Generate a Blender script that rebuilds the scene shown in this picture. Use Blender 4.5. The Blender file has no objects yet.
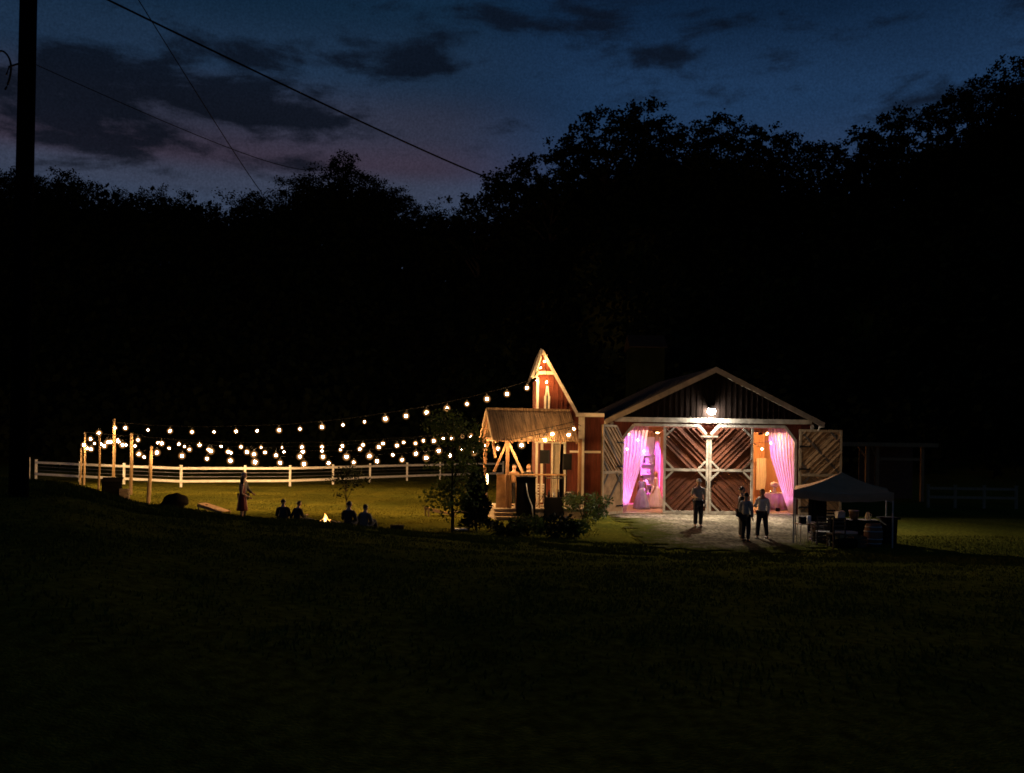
import bpy, bmesh, math, random
from mathutils import Vector, Matrix, noise
R = random.Random(7)
sc = bpy.context.scene
COL = sc.collection
PI = math.pi
# ---------------------------------------------------------------- camera model
F, HZ, EYE, ROLL = 983.0, 438.0, 3.25, math.radians(0.8)
CA, SA = math.cos(ROLL), math.sin(ROLL)

def unroll(px, py):
    dx, dy = px - 512.0, py - HZ
    return dx * CA + dy * SA, -dx * SA + dy * CA

def W(px, py, Y):
    """point on the sight line of a measured photo position at depth Y"""
    dx, dy = unroll(px, py)
    return Vector((dx / F * Y, Y, EYE - dy / F * Y))

def G(px, py):
    """point on the level valley floor"""
    dx, dy = unroll(px, py)
    Y = F * EYE / dy
    return Vector((dx / F * Y, Y, 0.0))

class Plane:
    """vertical plane through p0, horizontal axis ex; at(px,py) -> (a, z)"""
    def __init__(s, p0, p1):
        s.p0 = Vector((p0.x, p0.y, 0)); d = Vector((p1.x - p0.x, p1.y - p0.y, 0))
        s.w = d.length; s.ex = d.normalized(); s.ey = Vector((-s.ex.y, s.ex.x, 0))
        s.M = Matrix(((s.ex.x, s.ey.x, 0, s.p0.x), (s.ex.y, s.ey.y, 0, s.p0.y), (0, 0, 1, 0), (0, 0, 0, 1)))
    def at(s, px, py, off=0.0):
        dx, dy = unroll(px, py)
        d = Vector((dx / F, 1.0, -dy / F))
        n = s.ey; q = s.p0 + n * off
        t = (q - Vector((0, 0, EYE))).dot(n) / d.dot(n)
        P = Vector((0, 0, EYE)) + d * t
        return ((P - q).dot(s.ex), P.z)

# ---------------------------------------------------------------- terrain
CREST = [(-400, 452, 20), (-120, 470, 21), (20, 480, 22), (71, 484.5, 22.5), (104, 494, 23), (147, 505.6, 24), (198, 512, 25.5),
         (238, 517, 27), (274, 519.5, 28), (310, 521, 29), (369, 527.5, 30), (404, 532, 30), (451, 535, 30),
         (536, 542, 29.5), (600, 549, 29), (700, 553, 28.5), (1024, 561, 28.5), (1500, 571, 28.5)]
SKY_L = [(-1500, 100), (-300, 150), (-20, 160), (5, 163), (62, 165), (90, 176), (125, 184), (185, 184), (208, 197), (232, 190), (283, 173),
         (340, 160), (368, 167), (410, 195), (460, 203), (497, 180), (548, 152), (605, 112), (640, 106), (700, 114), (752, 120),
         (825, 138), (862, 125), (925, 97), (985, 72), (1050, 48), (1500, 20), (3000, 10)]

def lerp_tab(tab, u, k):
    if u <= tab[0][0]: return tab[0][k]
    for i in range(len(tab) - 1):
        if u <= tab[i + 1][0]:
            a, b = tab[i], tab[i + 1]
            t = (u - a[0]) / (b[0] - a[0])
            return a[k] + (b[k] - a[k]) * t
    return tab[-1][k]

def sstep(t):
    t = min(1, max(0, t)); return t * t * (3 - 2 * t)

def ridge_y(u):
    return 122 - 12 * sstep((u - 430) / 80)

def ridge_z(u):
    py = lerp_tab(SKY_L, u, 1) + 78 + 22 * sstep((u - 430) / 100)
    dy = -SA * (u - 512) + CA * (py - HZ)
    return EYE - dy / F * ridge_y(u)

def crest(u):
    py = sum(lerp_tab(CREST, u + d, 1) for d in (-12, 0, 12)) / 3
    yc = lerp_tab(CREST, u, 2)
    dy = -SA * (u - 512) + CA * (py - HZ)
    return yc, max(0.0, EYE - dy / F * yc)

def terr(x, y):
    yy = max(y, 6.0)
    u = 512 + F * x / yy
    u = max(-1500, min(3000, u))
    yc, zc = crest(u)
    if y <= yc:
        t = max(0.0, y / yc)
        z = 1.65 + (zc - 1.65) * (t * 0.75 + 0.25 * t * t)
        if y < 0: z = 1.65 + 0.12 * (-y) + 0.0
    else:
        z = zc * (1 - sstep((y - yc) / (2.0 + 2.6 * zc)))
    z += 0.03 * noise.noise(Vector((x * .35, y * .35, 3.1))) * (1 if y < 31 else 0.3)
    hy0 = 84 - 18 * sstep((u - 560) / 120)
    if u < 0: hy0 += 4
    if y > hy0:
        ry = ridge_y(u)
        z += ridge_z(u) * sstep((y - hy0) / (2 * (ry - hy0))) * 2 if y < ry else ridge_z(u)
    # side slopes
    return z

# ---------------------------------------------------------------- materials
MATS = {}
def nodes(m):
    m.use_nodes = True
    return m.node_tree, m.node_tree.nodes['Principled BSDF']

def mat(name, col, rough=.8, var=.25, scale=6.0, stretch=(1, 1, 1), bump=0.0, bscale=None, metal=0.0, col2=None, spec=.3, trans=0.0):
    if name in MATS: return MATS[name]
    m = bpy.data.materials.new(name); nt, b = nodes(m)
    tc = nt.nodes.new('ShaderNodeTexCoord'); mp = nt.nodes.new('ShaderNodeMapping')
    mp.inputs['Scale'].default_value = stretch
    nt.links.new(tc.outputs['Object'], mp.inputs['Vector'])
    nz = nt.nodes.new('ShaderNodeTexNoise'); nz.inputs['Scale'].default_value = scale
    nz.inputs['Detail'].default_value = 6; nz.inputs['Roughness'].default_value = .65
    nt.links.new(mp.outputs['Vector'], nz.inputs['Vector'])
    cr = nt.nodes.new('ShaderNodeValToRGB')
    c2 = col2 or tuple(c * (1 - var) for c in col); c1 = tuple(min(1, c * (1 + var)) for c in col)
    cr.color_ramp.elements[0].position = .32; cr.color_ramp.elements[1].position = .68
    cr.color_ramp.elements[0].color = (*c2, 1); cr.color_ramp.elements[1].color = (*c1, 1)
    nt.links.new(nz.outputs['Fac'], cr.inputs['Fac']); nt.links.new(cr.outputs['Color'], b.inputs['Base Color'])
    b.inputs['Roughness'].default_value = rough; b.inputs['Metallic'].default_value = metal
    b.inputs['Specular IOR Level'].default_value = spec
    if bump:
        bp = nt.nodes.new('ShaderNodeBump'); bp.inputs['Strength'].default_value = bump; bp.inputs['Distance'].default_value = .03
        n2 = nt.nodes.new('ShaderNodeTexNoise'); n2.inputs['Scale'].default_value = bscale or scale * 3; n2.inputs['Detail'].default_value = 4
        nt.links.new(mp.outputs['Vector'], n2.inputs['Vector'])
        nt.links.new(n2.outputs['Fac'], bp.inputs['Height']); nt.links.new(bp.outputs['Normal'], b.inputs['Normal'])
    if trans:
        tr = nt.nodes.new('ShaderNodeBsdfTranslucent'); nt.links.new(cr.outputs['Color'], tr.inputs['Color'])
        mx = nt.nodes.new('ShaderNodeMixShader'); mx.inputs[0].default_value = trans
        out = nt.nodes['Material Output']
        nt.links.new(b.outputs[0], mx.inputs[1]); nt.links.new(tr.outputs[0], mx.inputs[2]); nt.links.new(mx.outputs[0], out.inputs['Surface'])
    MATS[name] = m
    return m

def emit(name, col, strength, falloff=None):
    if name in MATS: return MATS[name]
    m = bpy.data.materials.new(name); nt, b = nodes(m)
    e = nt.nodes.new('ShaderNodeEmission'); e.inputs['Color'].default_value = (*col, 1); e.inputs['Strength'].default_value = strength
    nt.links.new(e.outputs[0], nt.nodes['Material Output'].inputs['Surface'])
    if falloff:   # emission fades towards the rim for a soft painted glow
        lw = nt.nodes.new('ShaderNodeLayerWeight'); lw.inputs['Blend'].default_value = .5
        i = nt.nodes.new('ShaderNodeMath'); i.operation = 'SUBTRACT'; i.inputs[0].default_value = 1.0
        nt.links.new(lw.outputs['Facing'], i.inputs[1])
        p = nt.nodes.new('ShaderNodeMath'); p.operation = 'POWER'; p.inputs[1].default_value = falloff
        nt.links.new(i.outputs[0], p.inputs[0])
        k = nt.nodes.new('ShaderNodeMath'); k.operation = 'MULTIPLY_ADD'; k.inputs[1].default_value = strength; k.inputs[2].default_value = .12
        nt.links.new(p.outputs[0], k.inputs[0]); nt.links.new(k.outputs[0], e.inputs['Strength'])
    MATS[name] = m
    return m

def two_scale(name, cols, s1, s2, rough=.95, bump=.5, bs=60, lo=.45, hi=1.3):
    """ground material: broad patches times fine speckle"""
    m = bpy.data.materials.new(name); nt, b = nodes(m)
    tc = nt.nodes.new('ShaderNodeTexCoord')
    a = nt.nodes.new('ShaderNodeTexNoise'); a.inputs['Scale'].default_value = s1; a.inputs['Detail'].default_value = 5
    c = nt.nodes.new('ShaderNodeTexNoise'); c.inputs['Scale'].default_value = s2; c.inputs['Detail'].default_value = 3
    mp = nt.nodes.new('ShaderNodeMapping'); mp.inputs['Scale'].default_value = (1, .6, 1)
    for n in (a, c): nt.links.new(mp.outputs[0], n.inputs['Vector'])
    nt.links.new(tc.outputs['Object'], mp.inputs['Vector'])
    r = nt.nodes.new('ShaderNodeValToRGB'); r.color_ramp.elements[0].position = .35; r.color_ramp.elements[1].position = .65
    r.color_ramp.elements[0].color = (*cols[0], 1); r.color_ramp.elements[1].color = (*cols[1], 1)
    nt.links.new(a.outputs['Fac'], r.inputs['Fac'])
    r2 = nt.nodes.new('ShaderNodeValToRGB'); r2.color_ramp.elements[0].position = .3; r2.color_ramp.elements[1].position = .7
    r2.color_ramp.elements[0].color = (lo, lo, lo, 1); r2.color_ramp.elements[1].color = (hi, hi, hi, 1)
    nt.links.new(c.outputs['Fac'], r2.inputs['Fac'])
    mx = nt.nodes.new('ShaderNodeMixRGB'); mx.blend_type = 'MULTIPLY'; mx.inputs[0].default_value = 1
    nt.links.new(r.outputs[0], mx.inputs[1]); nt.links.new(r2.outputs[0], mx.inputs[2]); nt.links.new(mx.outputs[0], b.inputs['Base Color'])
    b.inputs['Roughness'].default_value = rough; b.inputs['Specular IOR Level'].default_value = 0.0
    n3 = nt.nodes.new('ShaderNodeTexNoise'); n3.inputs['Scale'].default_value = bs; n3.inputs['Detail'].default_value = 2
    nt.links.new(tc.outputs['Object'], n3.inputs['Vector'])
    bp = nt.nodes.new('ShaderNodeBump'); bp.inputs['Strength'].default_value = bump; bp.inputs['Distance'].default_value = .04
    nt.links.new(n3.outputs['Fac'], bp.inputs['Height']); nt.links.new(bp.outputs[0], b.inputs['Normal'])
    return m

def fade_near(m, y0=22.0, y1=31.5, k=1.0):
    """painted shade: scales colour towards the camera; the default leaves it unchanged"""
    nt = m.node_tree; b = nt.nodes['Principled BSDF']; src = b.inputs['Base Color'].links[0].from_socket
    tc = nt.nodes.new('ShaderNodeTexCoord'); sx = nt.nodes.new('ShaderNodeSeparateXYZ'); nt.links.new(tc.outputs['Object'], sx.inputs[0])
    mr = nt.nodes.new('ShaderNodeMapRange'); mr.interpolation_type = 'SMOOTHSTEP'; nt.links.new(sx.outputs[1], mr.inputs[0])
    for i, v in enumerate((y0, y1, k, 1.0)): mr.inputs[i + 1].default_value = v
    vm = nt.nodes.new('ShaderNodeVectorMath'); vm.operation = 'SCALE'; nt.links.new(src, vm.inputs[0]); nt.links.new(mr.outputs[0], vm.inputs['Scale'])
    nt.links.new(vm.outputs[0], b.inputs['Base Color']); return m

def halo_shell(name, col, amp, p):
    """see-through shell with a painted amber glow that fades to the rim"""
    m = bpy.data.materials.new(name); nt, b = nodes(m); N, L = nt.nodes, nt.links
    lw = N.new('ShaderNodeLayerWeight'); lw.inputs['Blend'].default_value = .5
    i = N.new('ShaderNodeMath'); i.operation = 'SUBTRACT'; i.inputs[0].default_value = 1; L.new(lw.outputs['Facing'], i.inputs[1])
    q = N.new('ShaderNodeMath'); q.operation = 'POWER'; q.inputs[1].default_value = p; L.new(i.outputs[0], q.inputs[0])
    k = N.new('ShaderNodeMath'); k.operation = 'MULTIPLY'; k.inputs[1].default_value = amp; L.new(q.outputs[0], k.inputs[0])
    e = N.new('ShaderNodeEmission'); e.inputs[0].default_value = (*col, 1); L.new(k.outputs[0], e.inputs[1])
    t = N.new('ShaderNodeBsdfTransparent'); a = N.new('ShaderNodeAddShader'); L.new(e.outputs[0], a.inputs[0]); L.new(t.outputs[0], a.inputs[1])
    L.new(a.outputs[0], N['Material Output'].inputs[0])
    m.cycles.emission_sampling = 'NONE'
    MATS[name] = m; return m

WHITE = mat('weathered_white_paint', (.44, .39, .315), .8, .38, 3.5, bump=.25)
FENCEW = mat('fence_white', (.82, .80, .74), .6, .12, 3)
RED = mat('barn_red', (.150, .036, .019), .75, .35, 4, (3, 3, .35), bump=.25)
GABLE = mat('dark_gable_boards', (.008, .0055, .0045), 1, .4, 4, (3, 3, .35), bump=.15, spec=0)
REDD = mat('barn_red_planks', (.090, .026, .0095), .85, .5, 2.2, (1, 1, 1), bump=.1)
TAN = mat('bare_plank', (.25, .140, .062), .9, .35, 3, (1, 1, 1), bump=.1)
AGED = mat('aged_timber', (.30, .215, .125), .85, .3, 5, (4, 4, .5), bump=.3)
DARKW = mat('dark_timber', (.07, .052, .038), .85, .3, 5, bump=.3)
POLEW = mat('pole_timber', (.19, .13, .066), .85, .3, 5, (5, 5, .6), bump=.3)
CEDAR = mat('cedar_wall', (.42, .22, .10), .75, .3, 3, (4, 4, .3), bump=.2)
DECKW = mat('deck_boards', (.45, .36, .25), .8, .25, 4, (.5, 5, 1), bump=.2)
STEEL = mat('rusty_roof_sheet', (.19, .125, .070), .7, .5, 2.6, (4.5, .35, .35), bump=.1, col2=(.045, .026, .016), spec=.15)
PAVW = mat('pavilion_timber', (.20, .105, .050), .85, .3, 4, (4, 4, .5), bump=.2)
ROOFD = mat('dark_roof_metal', (.05, .045, .045), .5, .2, 3)
BLACK = mat('black_plastic', (.010, .010, .010), .8, .3, 8, spec=.08)
BLACKC = mat('black_cloth', (.010, .0095, .009), 1, .3, 8, spec=0)
GREYM = mat('galvanised', (.35, .35, .34), .45, .2, 8, metal=.6)
SKIN = mat('skin', (.50, .30, .21), .6, .08, 10)
SKIN2 = mat('skin_tan', (.38, .22, .15), .6, .08, 10)
EYEM = mat('eye_dark', (.02, .015, .01), .3, .1, 10)
HAIRD = mat('hair_dark', (.03, .018, .012), .6, .3, 30)
HAIRB = mat('hair_blond', (.24, .13, .045), .6, .3, 30)
HAIRG = mat('hair_grey', (.36, .33, .30), .6, .2, 30)
SHIRTW = mat('white_shirt', (.60, .57, .54), .85, .1, 10)
SHIRTG = mat('grey_shirt', (.30, .28, .26), .85, .1, 10)
NAVY = mat('dark_trousers', (.02, .02, .026), .9, .2, 10)
CHAR = mat('charcoal_jacket', (.03, .028, .028), .9, .2, 10)
MAROON = mat('maroon_dress', (.16, .022, .022), .7, .2, 10)
LAV = mat('slate_blue_satin', (.34, .38, .58), .4, .15, 6)
BRIDE = mat('white_gown', (.80, .76, .74), .7, .06, 10)
SHOE = mat('shoe_leather', (.015, .012, .010), .5, .2, 10)
LEAF = mat('leaf_green', (.055, .080, .018), .8, .5, 2.0, col2=(.012, .020, .005), trans=.25, spec=.1)
LEAFD = mat('leaf_dark', (.018, .025, .008), .9, .5, .5, col2=(.006, .009, .003), spec=.05)
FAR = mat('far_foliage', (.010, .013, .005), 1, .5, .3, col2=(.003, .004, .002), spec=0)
BARK = mat('bark', (.040, .030, .021), .95, .35, 8, (4, 4, .6), bump=.5, spec=.05)
CABLE = mat('cable_rubber', (.006, .006, .006), 1, .2, 8, spec=0)
STONE = mat('fire_stone', (.20, .18, .16), .9, .3, 6, bump=.4)
CANV = mat('grey_canopy_cloth', (.42, .245, .14), .95, .12, 3, trans=.05, spec=0)
SHEER = mat('sheer_curtain', (.78, .74, .76), .8, .06, 5, trans=.55)
def see_through(m, f):
    nt = m.node_tree; out = nt.nodes['Material Output']; src = out.inputs['Surface'].links[0].from_socket
    t = nt.nodes.new('ShaderNodeBsdfTransparent'); x = nt.nodes.new('ShaderNodeMixShader'); x.inputs[0].default_value = f
    nt.links.new(src, x.inputs[1]); nt.links.new(t.outputs[0], x.inputs[2]); nt.links.new(x.outputs[0], out.inputs['Surface'])
see_through(SHEER, .28)
CREAM = mat('cream_curtain', (.80, .70, .52), .8, .08, 5, trans=.3)
CLOTHP = mat('table_cloth', (.62, .52, .60), .8, .1, 6)
CONC = mat('concrete', (.30, .28, .25), .9, .2, 4, bump=.2)
PAPER = mat('white_paper', (.75, .75, .74), .8, .05, 10)
WICKER = mat('wicker', (.30, .19, .10), .8, .4, 40, bump=.5)
GLASS = mat('dark_glass', (.02, .022, .025), .08, .1, 4, spec=.6)
BULB = emit('bulb_filament', (1.0, .55, .20), 640)
HALO = halo_shell('bulb_halo', (1.0, .45, .14), .75, 6.0)
FLOOD = emit('flood_lens', (1.0, .93, .83), 700)
FLAME = emit('flame_glow', (1.0, .40, .08), 9, .9)
FLAMEC = emit('flame_core', (1.0, .62, .22), 16)
PINKL = emit('pink_lens', (1.0, .10, .75), 90)
WARMB = emit('indoor_bulb', (1.0, .50, .18), 60, 1.5)

# ---------------------------------------------------------------- mesh builder
def root_of(o):
    while o.parent: o = o.parent
    return o
FRAME = {}

class MB:
    def __init__(s): s.bm = bmesh.new()
    def box(s, c, d, rot=None):
        """c centre, d full size"""
        M = Matrix.Translation(Vector(c)) @ (rot.to_4x4() if rot else Matrix()) @ Matrix.Diagonal((*d, 1))
        bmesh.ops.create_cube(s.bm, size=1.0, matrix=M); return s
    def bx(s, x0, x1, y0, y1, z0, z1):
        return s.box(((x0 + x1) / 2, (y0 + y1) / 2, (z0 + z1) / 2), (x1 - x0, y1 - y0, z1 - z0))
    def beam(s, p, q, w, h, up=(0, 0, 1)):
        p, q = Vector(p), Vector(q); d = q - p; L = d.length; z = d.normalized()
        u = Vector(up)
        if abs(z.dot(u)) > .98: u = Vector((0, 1, 0))
        x = u.cross(z).normalized(); y = z.cross(x)
        M = Matrix(((x.x, y.x, z.x), (x.y, y.y, z.y), (x.z, y.z, z.z)))
        return s.box((p + q) / 2, (w, h, L), M)
    def tube(s, pts, rad, n=8, cap=True):
        pts = [Vector(p) for p in pts]; rings = []
        rad = rad if isinstance(rad, (list, tuple)) else [rad] * len(pts)
        for i, p in enumerate(pts):
            t = (pts[min(i + 1, len(pts) - 1)] - pts[max(i - 1, 0)]).normalized()
            a = Vector((0, 0, 1)) if abs(t.z) < .9 else Vector((1, 0, 0))
            x = a.cross(t).normalized(); y = t.cross(x)
            rings.append([s.bm.verts.new(p + (x * math.cos(2 * PI * k / n) + y * math.sin(2 * PI * k / n)) * rad[i]) for k in range(n)])
        for a, b in zip(rings, rings[1:]):
            for k in range(n):
                f = s.bm.faces.new((a[k], a[(k + 1) % n], b[(k + 1) % n], b[k])); f.smooth = n > 6
        if cap:
            s.bm.faces.new(rings[0][::-1]); s.bm.faces.new(rings[-1])
        return s
    def lathe(s, prof, c=(0, 0, 0), n=16, wob=0, folds=0):
        c = Vector(c); rings = []
        for r, z in prof:
            rings.append([s.bm.verts.new(c + Vector((math.cos(2 * PI * k / n) * r * (1 + wob * math.cos(folds * 2 * PI * k / n) * min(1, r * 3)),
                                                     math.sin(2 * PI * k / n) * r * (1 + wob * math.cos(folds * 2 * PI * k / n) * min(1, r * 3)), z))) for k in range(n)])
        for a, b in zip(rings, rings[1:]):
            for k in range(n):
                f = s.bm.faces.new((a[k], a[(k + 1) % n], b[(k + 1) % n], b[k])); f.smooth = True
        s.bm.faces.new(rings[0][::-1]); s.bm.faces.new(rings[-1]); return s
    def prism(s, poly, ext):
        """poly list of 3D points, extruded by ext"""
        e = Vector(ext); a = [s.bm.verts.new(Vector(p)) for p in poly]; b = [s.bm.verts.new(Vector(p) + e) for p in poly]
        n = len(a); s.bm.faces.new(a); s.bm.faces.new(b[::-1])
        for k in range(n): s.bm.faces.new((a[k], b[k], b[(k + 1) % n], a[(k + 1) % n]))
        return s
    def face(s, pts, smooth=False):
        f = s.bm.faces.new([s.bm.verts.new(Vector(p)) for p in pts]); f.smooth = smooth; return s
    def ball(s, c, r, n=10, sc3=(1, 1, 1)):
        M = Matrix.Translation(Vector(c)) @ Matrix.Diagonal((*[r * k for k in sc3], 1))
        g = bmesh.ops.create_uvsphere(s.bm, u_segments=n, v_segments=max(5, n * 2 // 3), radius=1, matrix=M)
        for v in g['verts']:
            for f in v.link_faces: f.smooth = True
        return s
    def xf(s, M): bmesh.ops.transform(s.bm, matrix=M, verts=s.bm.verts); return s
    def mesh(s, name):
        bmesh.ops.recalc_face_normals(s.bm, faces=s.bm.faces)
        me = bpy.data.meshes.new(name); s.bm.to_mesh(me); s.bm.free(); return me
    def build(s, name, m, parent=None, world=True, recalc=True):
        if parent is not None and world:
            s.xf(FRAME[root_of(parent).name].inverted())
        if recalc: bmesh.ops.recalc_face_normals(s.bm, faces=s.bm.faces)
        me = bpy.data.meshes.new(name); s.bm.to_mesh(me); s.bm.free()
        return link(name, me, m, parent)

def link(name, me, m, parent=None):
    o = bpy.data.objects.new(name, me); COL.objects.link(o)
    if m is not None and not me.materials: me.materials.append(m)
    if parent: o.parent = parent
    return o

def tag(o, label, cat, group=None, kind=None):
    if label: o['label'] = label
    if cat: o['category'] = cat
    if group: o['group'] = group
    if kind: o['kind'] = kind
    return o

def thing(name, label, cat, loc=(0, 0, 0), rz=0.0, group=None, M=None):
    o = bpy.data.objects.new(name, None); COL.objects.link(o); o.empty_display_size = .2
    if M is None: M = Matrix.Translation(Vector(loc)) @ Matrix.Rotation(rz, 4, 'Z')
    o.matrix_world = M; FRAME[o.name] = M.copy()
    return tag(o, label, cat, group)

def lamp(name, kind, parent, loc, energy, col, size=.2, **kw):
    l = bpy.data.lights.new(name, kind); l.energy = energy; l.color = col
    if kind == 'AREA': l.shape = 'DISK'; l.size = size
    else: l.shadow_soft_size = size
    for k, v in kw.items(): setattr(l, k, v)
    o = bpy.data.objects.new(name, l); COL.objects.link(o)
    o.location = FRAME[root_of(parent).name].inverted() @ Vector(loc) if parent else loc
    if parent: o.parent = parent
    return o

def aim(o, target_world):
    root = root_of(o); M = FRAME[root.name]
    d = (M.inverted().to_3x3() @ (Vector(target_world) - M @ o.location))
    o.rotation_euler = d.to_track_quat('-Z', 'Y').to_euler()

# ---------------------------------------------------------------- plank panels
def clip(poly, nx, ny, d):
    """keep nx*x+ny*y<=d"""
    out = []
    for i in range(len(poly)):
        a, b = poly[i], poly[(i + 1) % len(poly)]
        da, db = nx * a[0] + ny * a[1] - d, nx * b[0] + ny * b[1] - d
        if da <= 0: out.append(a)
        if (da < 0 < db) or (db < 0 < da):
            t = da / (da - db); out.append((a[0] + (b[0] - a[0]) * t, a[1] + (b[1] - a[1]) * t))
    return out

def planks(mb, poly, ang, width, y0, lift, rng, thick=.02, gap=.004):
    """diagonal boards filling poly (a,z); each board leans so its lower edge stands proud. y0 is the back plane, towards -y is out"""
    ux, uz = -math.sin(ang), math.cos(ang)
    if uz < 0: ux, uz = -ux, -uz
    vals = [ux * p[0] + uz * p[1] for p in poly]
    lo, hi = min(vals), max(vals); k = lo - rng.random() * width
    while k < hi:
        w = width * (.92 + .16 * rng.random())
        c = clip(clip(poly, -ux, -uz, -k - gap), ux, uz, k + w - gap)
        if len(c) >= 3:
            j = rng.random() * lift * .6; lf = lift * rng.choice((.25, .5, .8, 1.0, 1.25))
            fr = [Vector((p[0], y0 - thick - j - lf * (1 - ((ux * p[0] + uz * p[1]) - k) / w), p[1])) for p in c]
            bk = [Vector((p[0], y0, p[1])) for p in c]
            A = [mb.bm.verts.new(p) for p in fr]; B = [mb.bm.verts.new(p) for p in bk]; n = len(A)
            mb.bm.faces.new(A)
            for q in range(n): mb.bm.faces.new((A[q], B[q], B[(q + 1) % n], A[(q + 1) % n]))
        k += w

# ================================================================ PEOPLE (built first: modifiers evaluate fast)
def skin_mesh(name, V, E, rad, sub=2, root=0):
    me = bpy.data.meshes.new(name); me.from_pydata([tuple(v) for v in V], E, []); me.update()
    o = bpy.data.objects.new(name, me); COL.objects.link(o)
    md = o.modifiers.new('skin', 'SKIN'); md.use_smooth_shade = True; md.branch_smoothing = .6
    for i, r in enumerate(rad):
        r = r if isinstance(r, tuple) else (r, r)
        r = tuple(q * (1.2 if sub == 2 else 1.08) if max(r) > .02 else q for q in r)
        me.skin_vertices[0].data[i].radius = r; me.skin_vertices[0].data[i].use_root = (i == root)
    s = o.modifiers.new('sub', 'SUBSURF'); s.levels = sub; s.render_levels = sub
    dg = bpy.context.evaluated_depsgraph_get(); dg.update()
    out = bpy.data.meshes.new_from_object(o.evaluated_get(dg)); out.name = name
    bpy.data.objects.remove(o); bpy.data.meshes.remove(me)
    for p in out.polygons: p.use_smooth = True
    return out

STAND = dict(pelvis=(0, 0, .95), waist=(0, 0, 1.11), chest=(0, -.005, 1.30), nb=(0, 0, 1.46), neck=(0, -.005, 1.53), head=(0, -.02, 1.655),
             shL=(.18, 0, 1.415), shR=(-.18, 0, 1.415), elL=(.235, .03, 1.13), elR=(-.235, .03, 1.13), wrL=(.235, -.05, .89), wrR=(-.235, -.05, .89),
             hipL=(.09, 0, .90), hipR=(-.09, 0, .90), knL=(.10, -.02, .49), knR=(-.10, -.02, .49), anL=(.105, .02, .08), anR=(-.105, .02, .08))
SIT = dict(pelvis=(0, 0, .15), waist=(0, .01, .31), chest=(0, -.02, .50), nb=(0, -.04, .66), neck=(0, -.06, .73), head=(0, -.09, .85),
           shL=(.185, -.03, .615), shR=(-.185, -.03, .615), elL=(.225, -.10, .36), elR=(-.225, -.10, .36), wrL=(.13, -.33, .40), wrR=(-.13, -.33, .40),
           hipL=(.10, -.03, .13), hipR=(-.10, -.03, .13), knL=(.16, -.43, .42), knR=(-.16, -.43, .42), anL=(.14, -.62, .08), anR=(-.14, -.62, .08))

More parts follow.
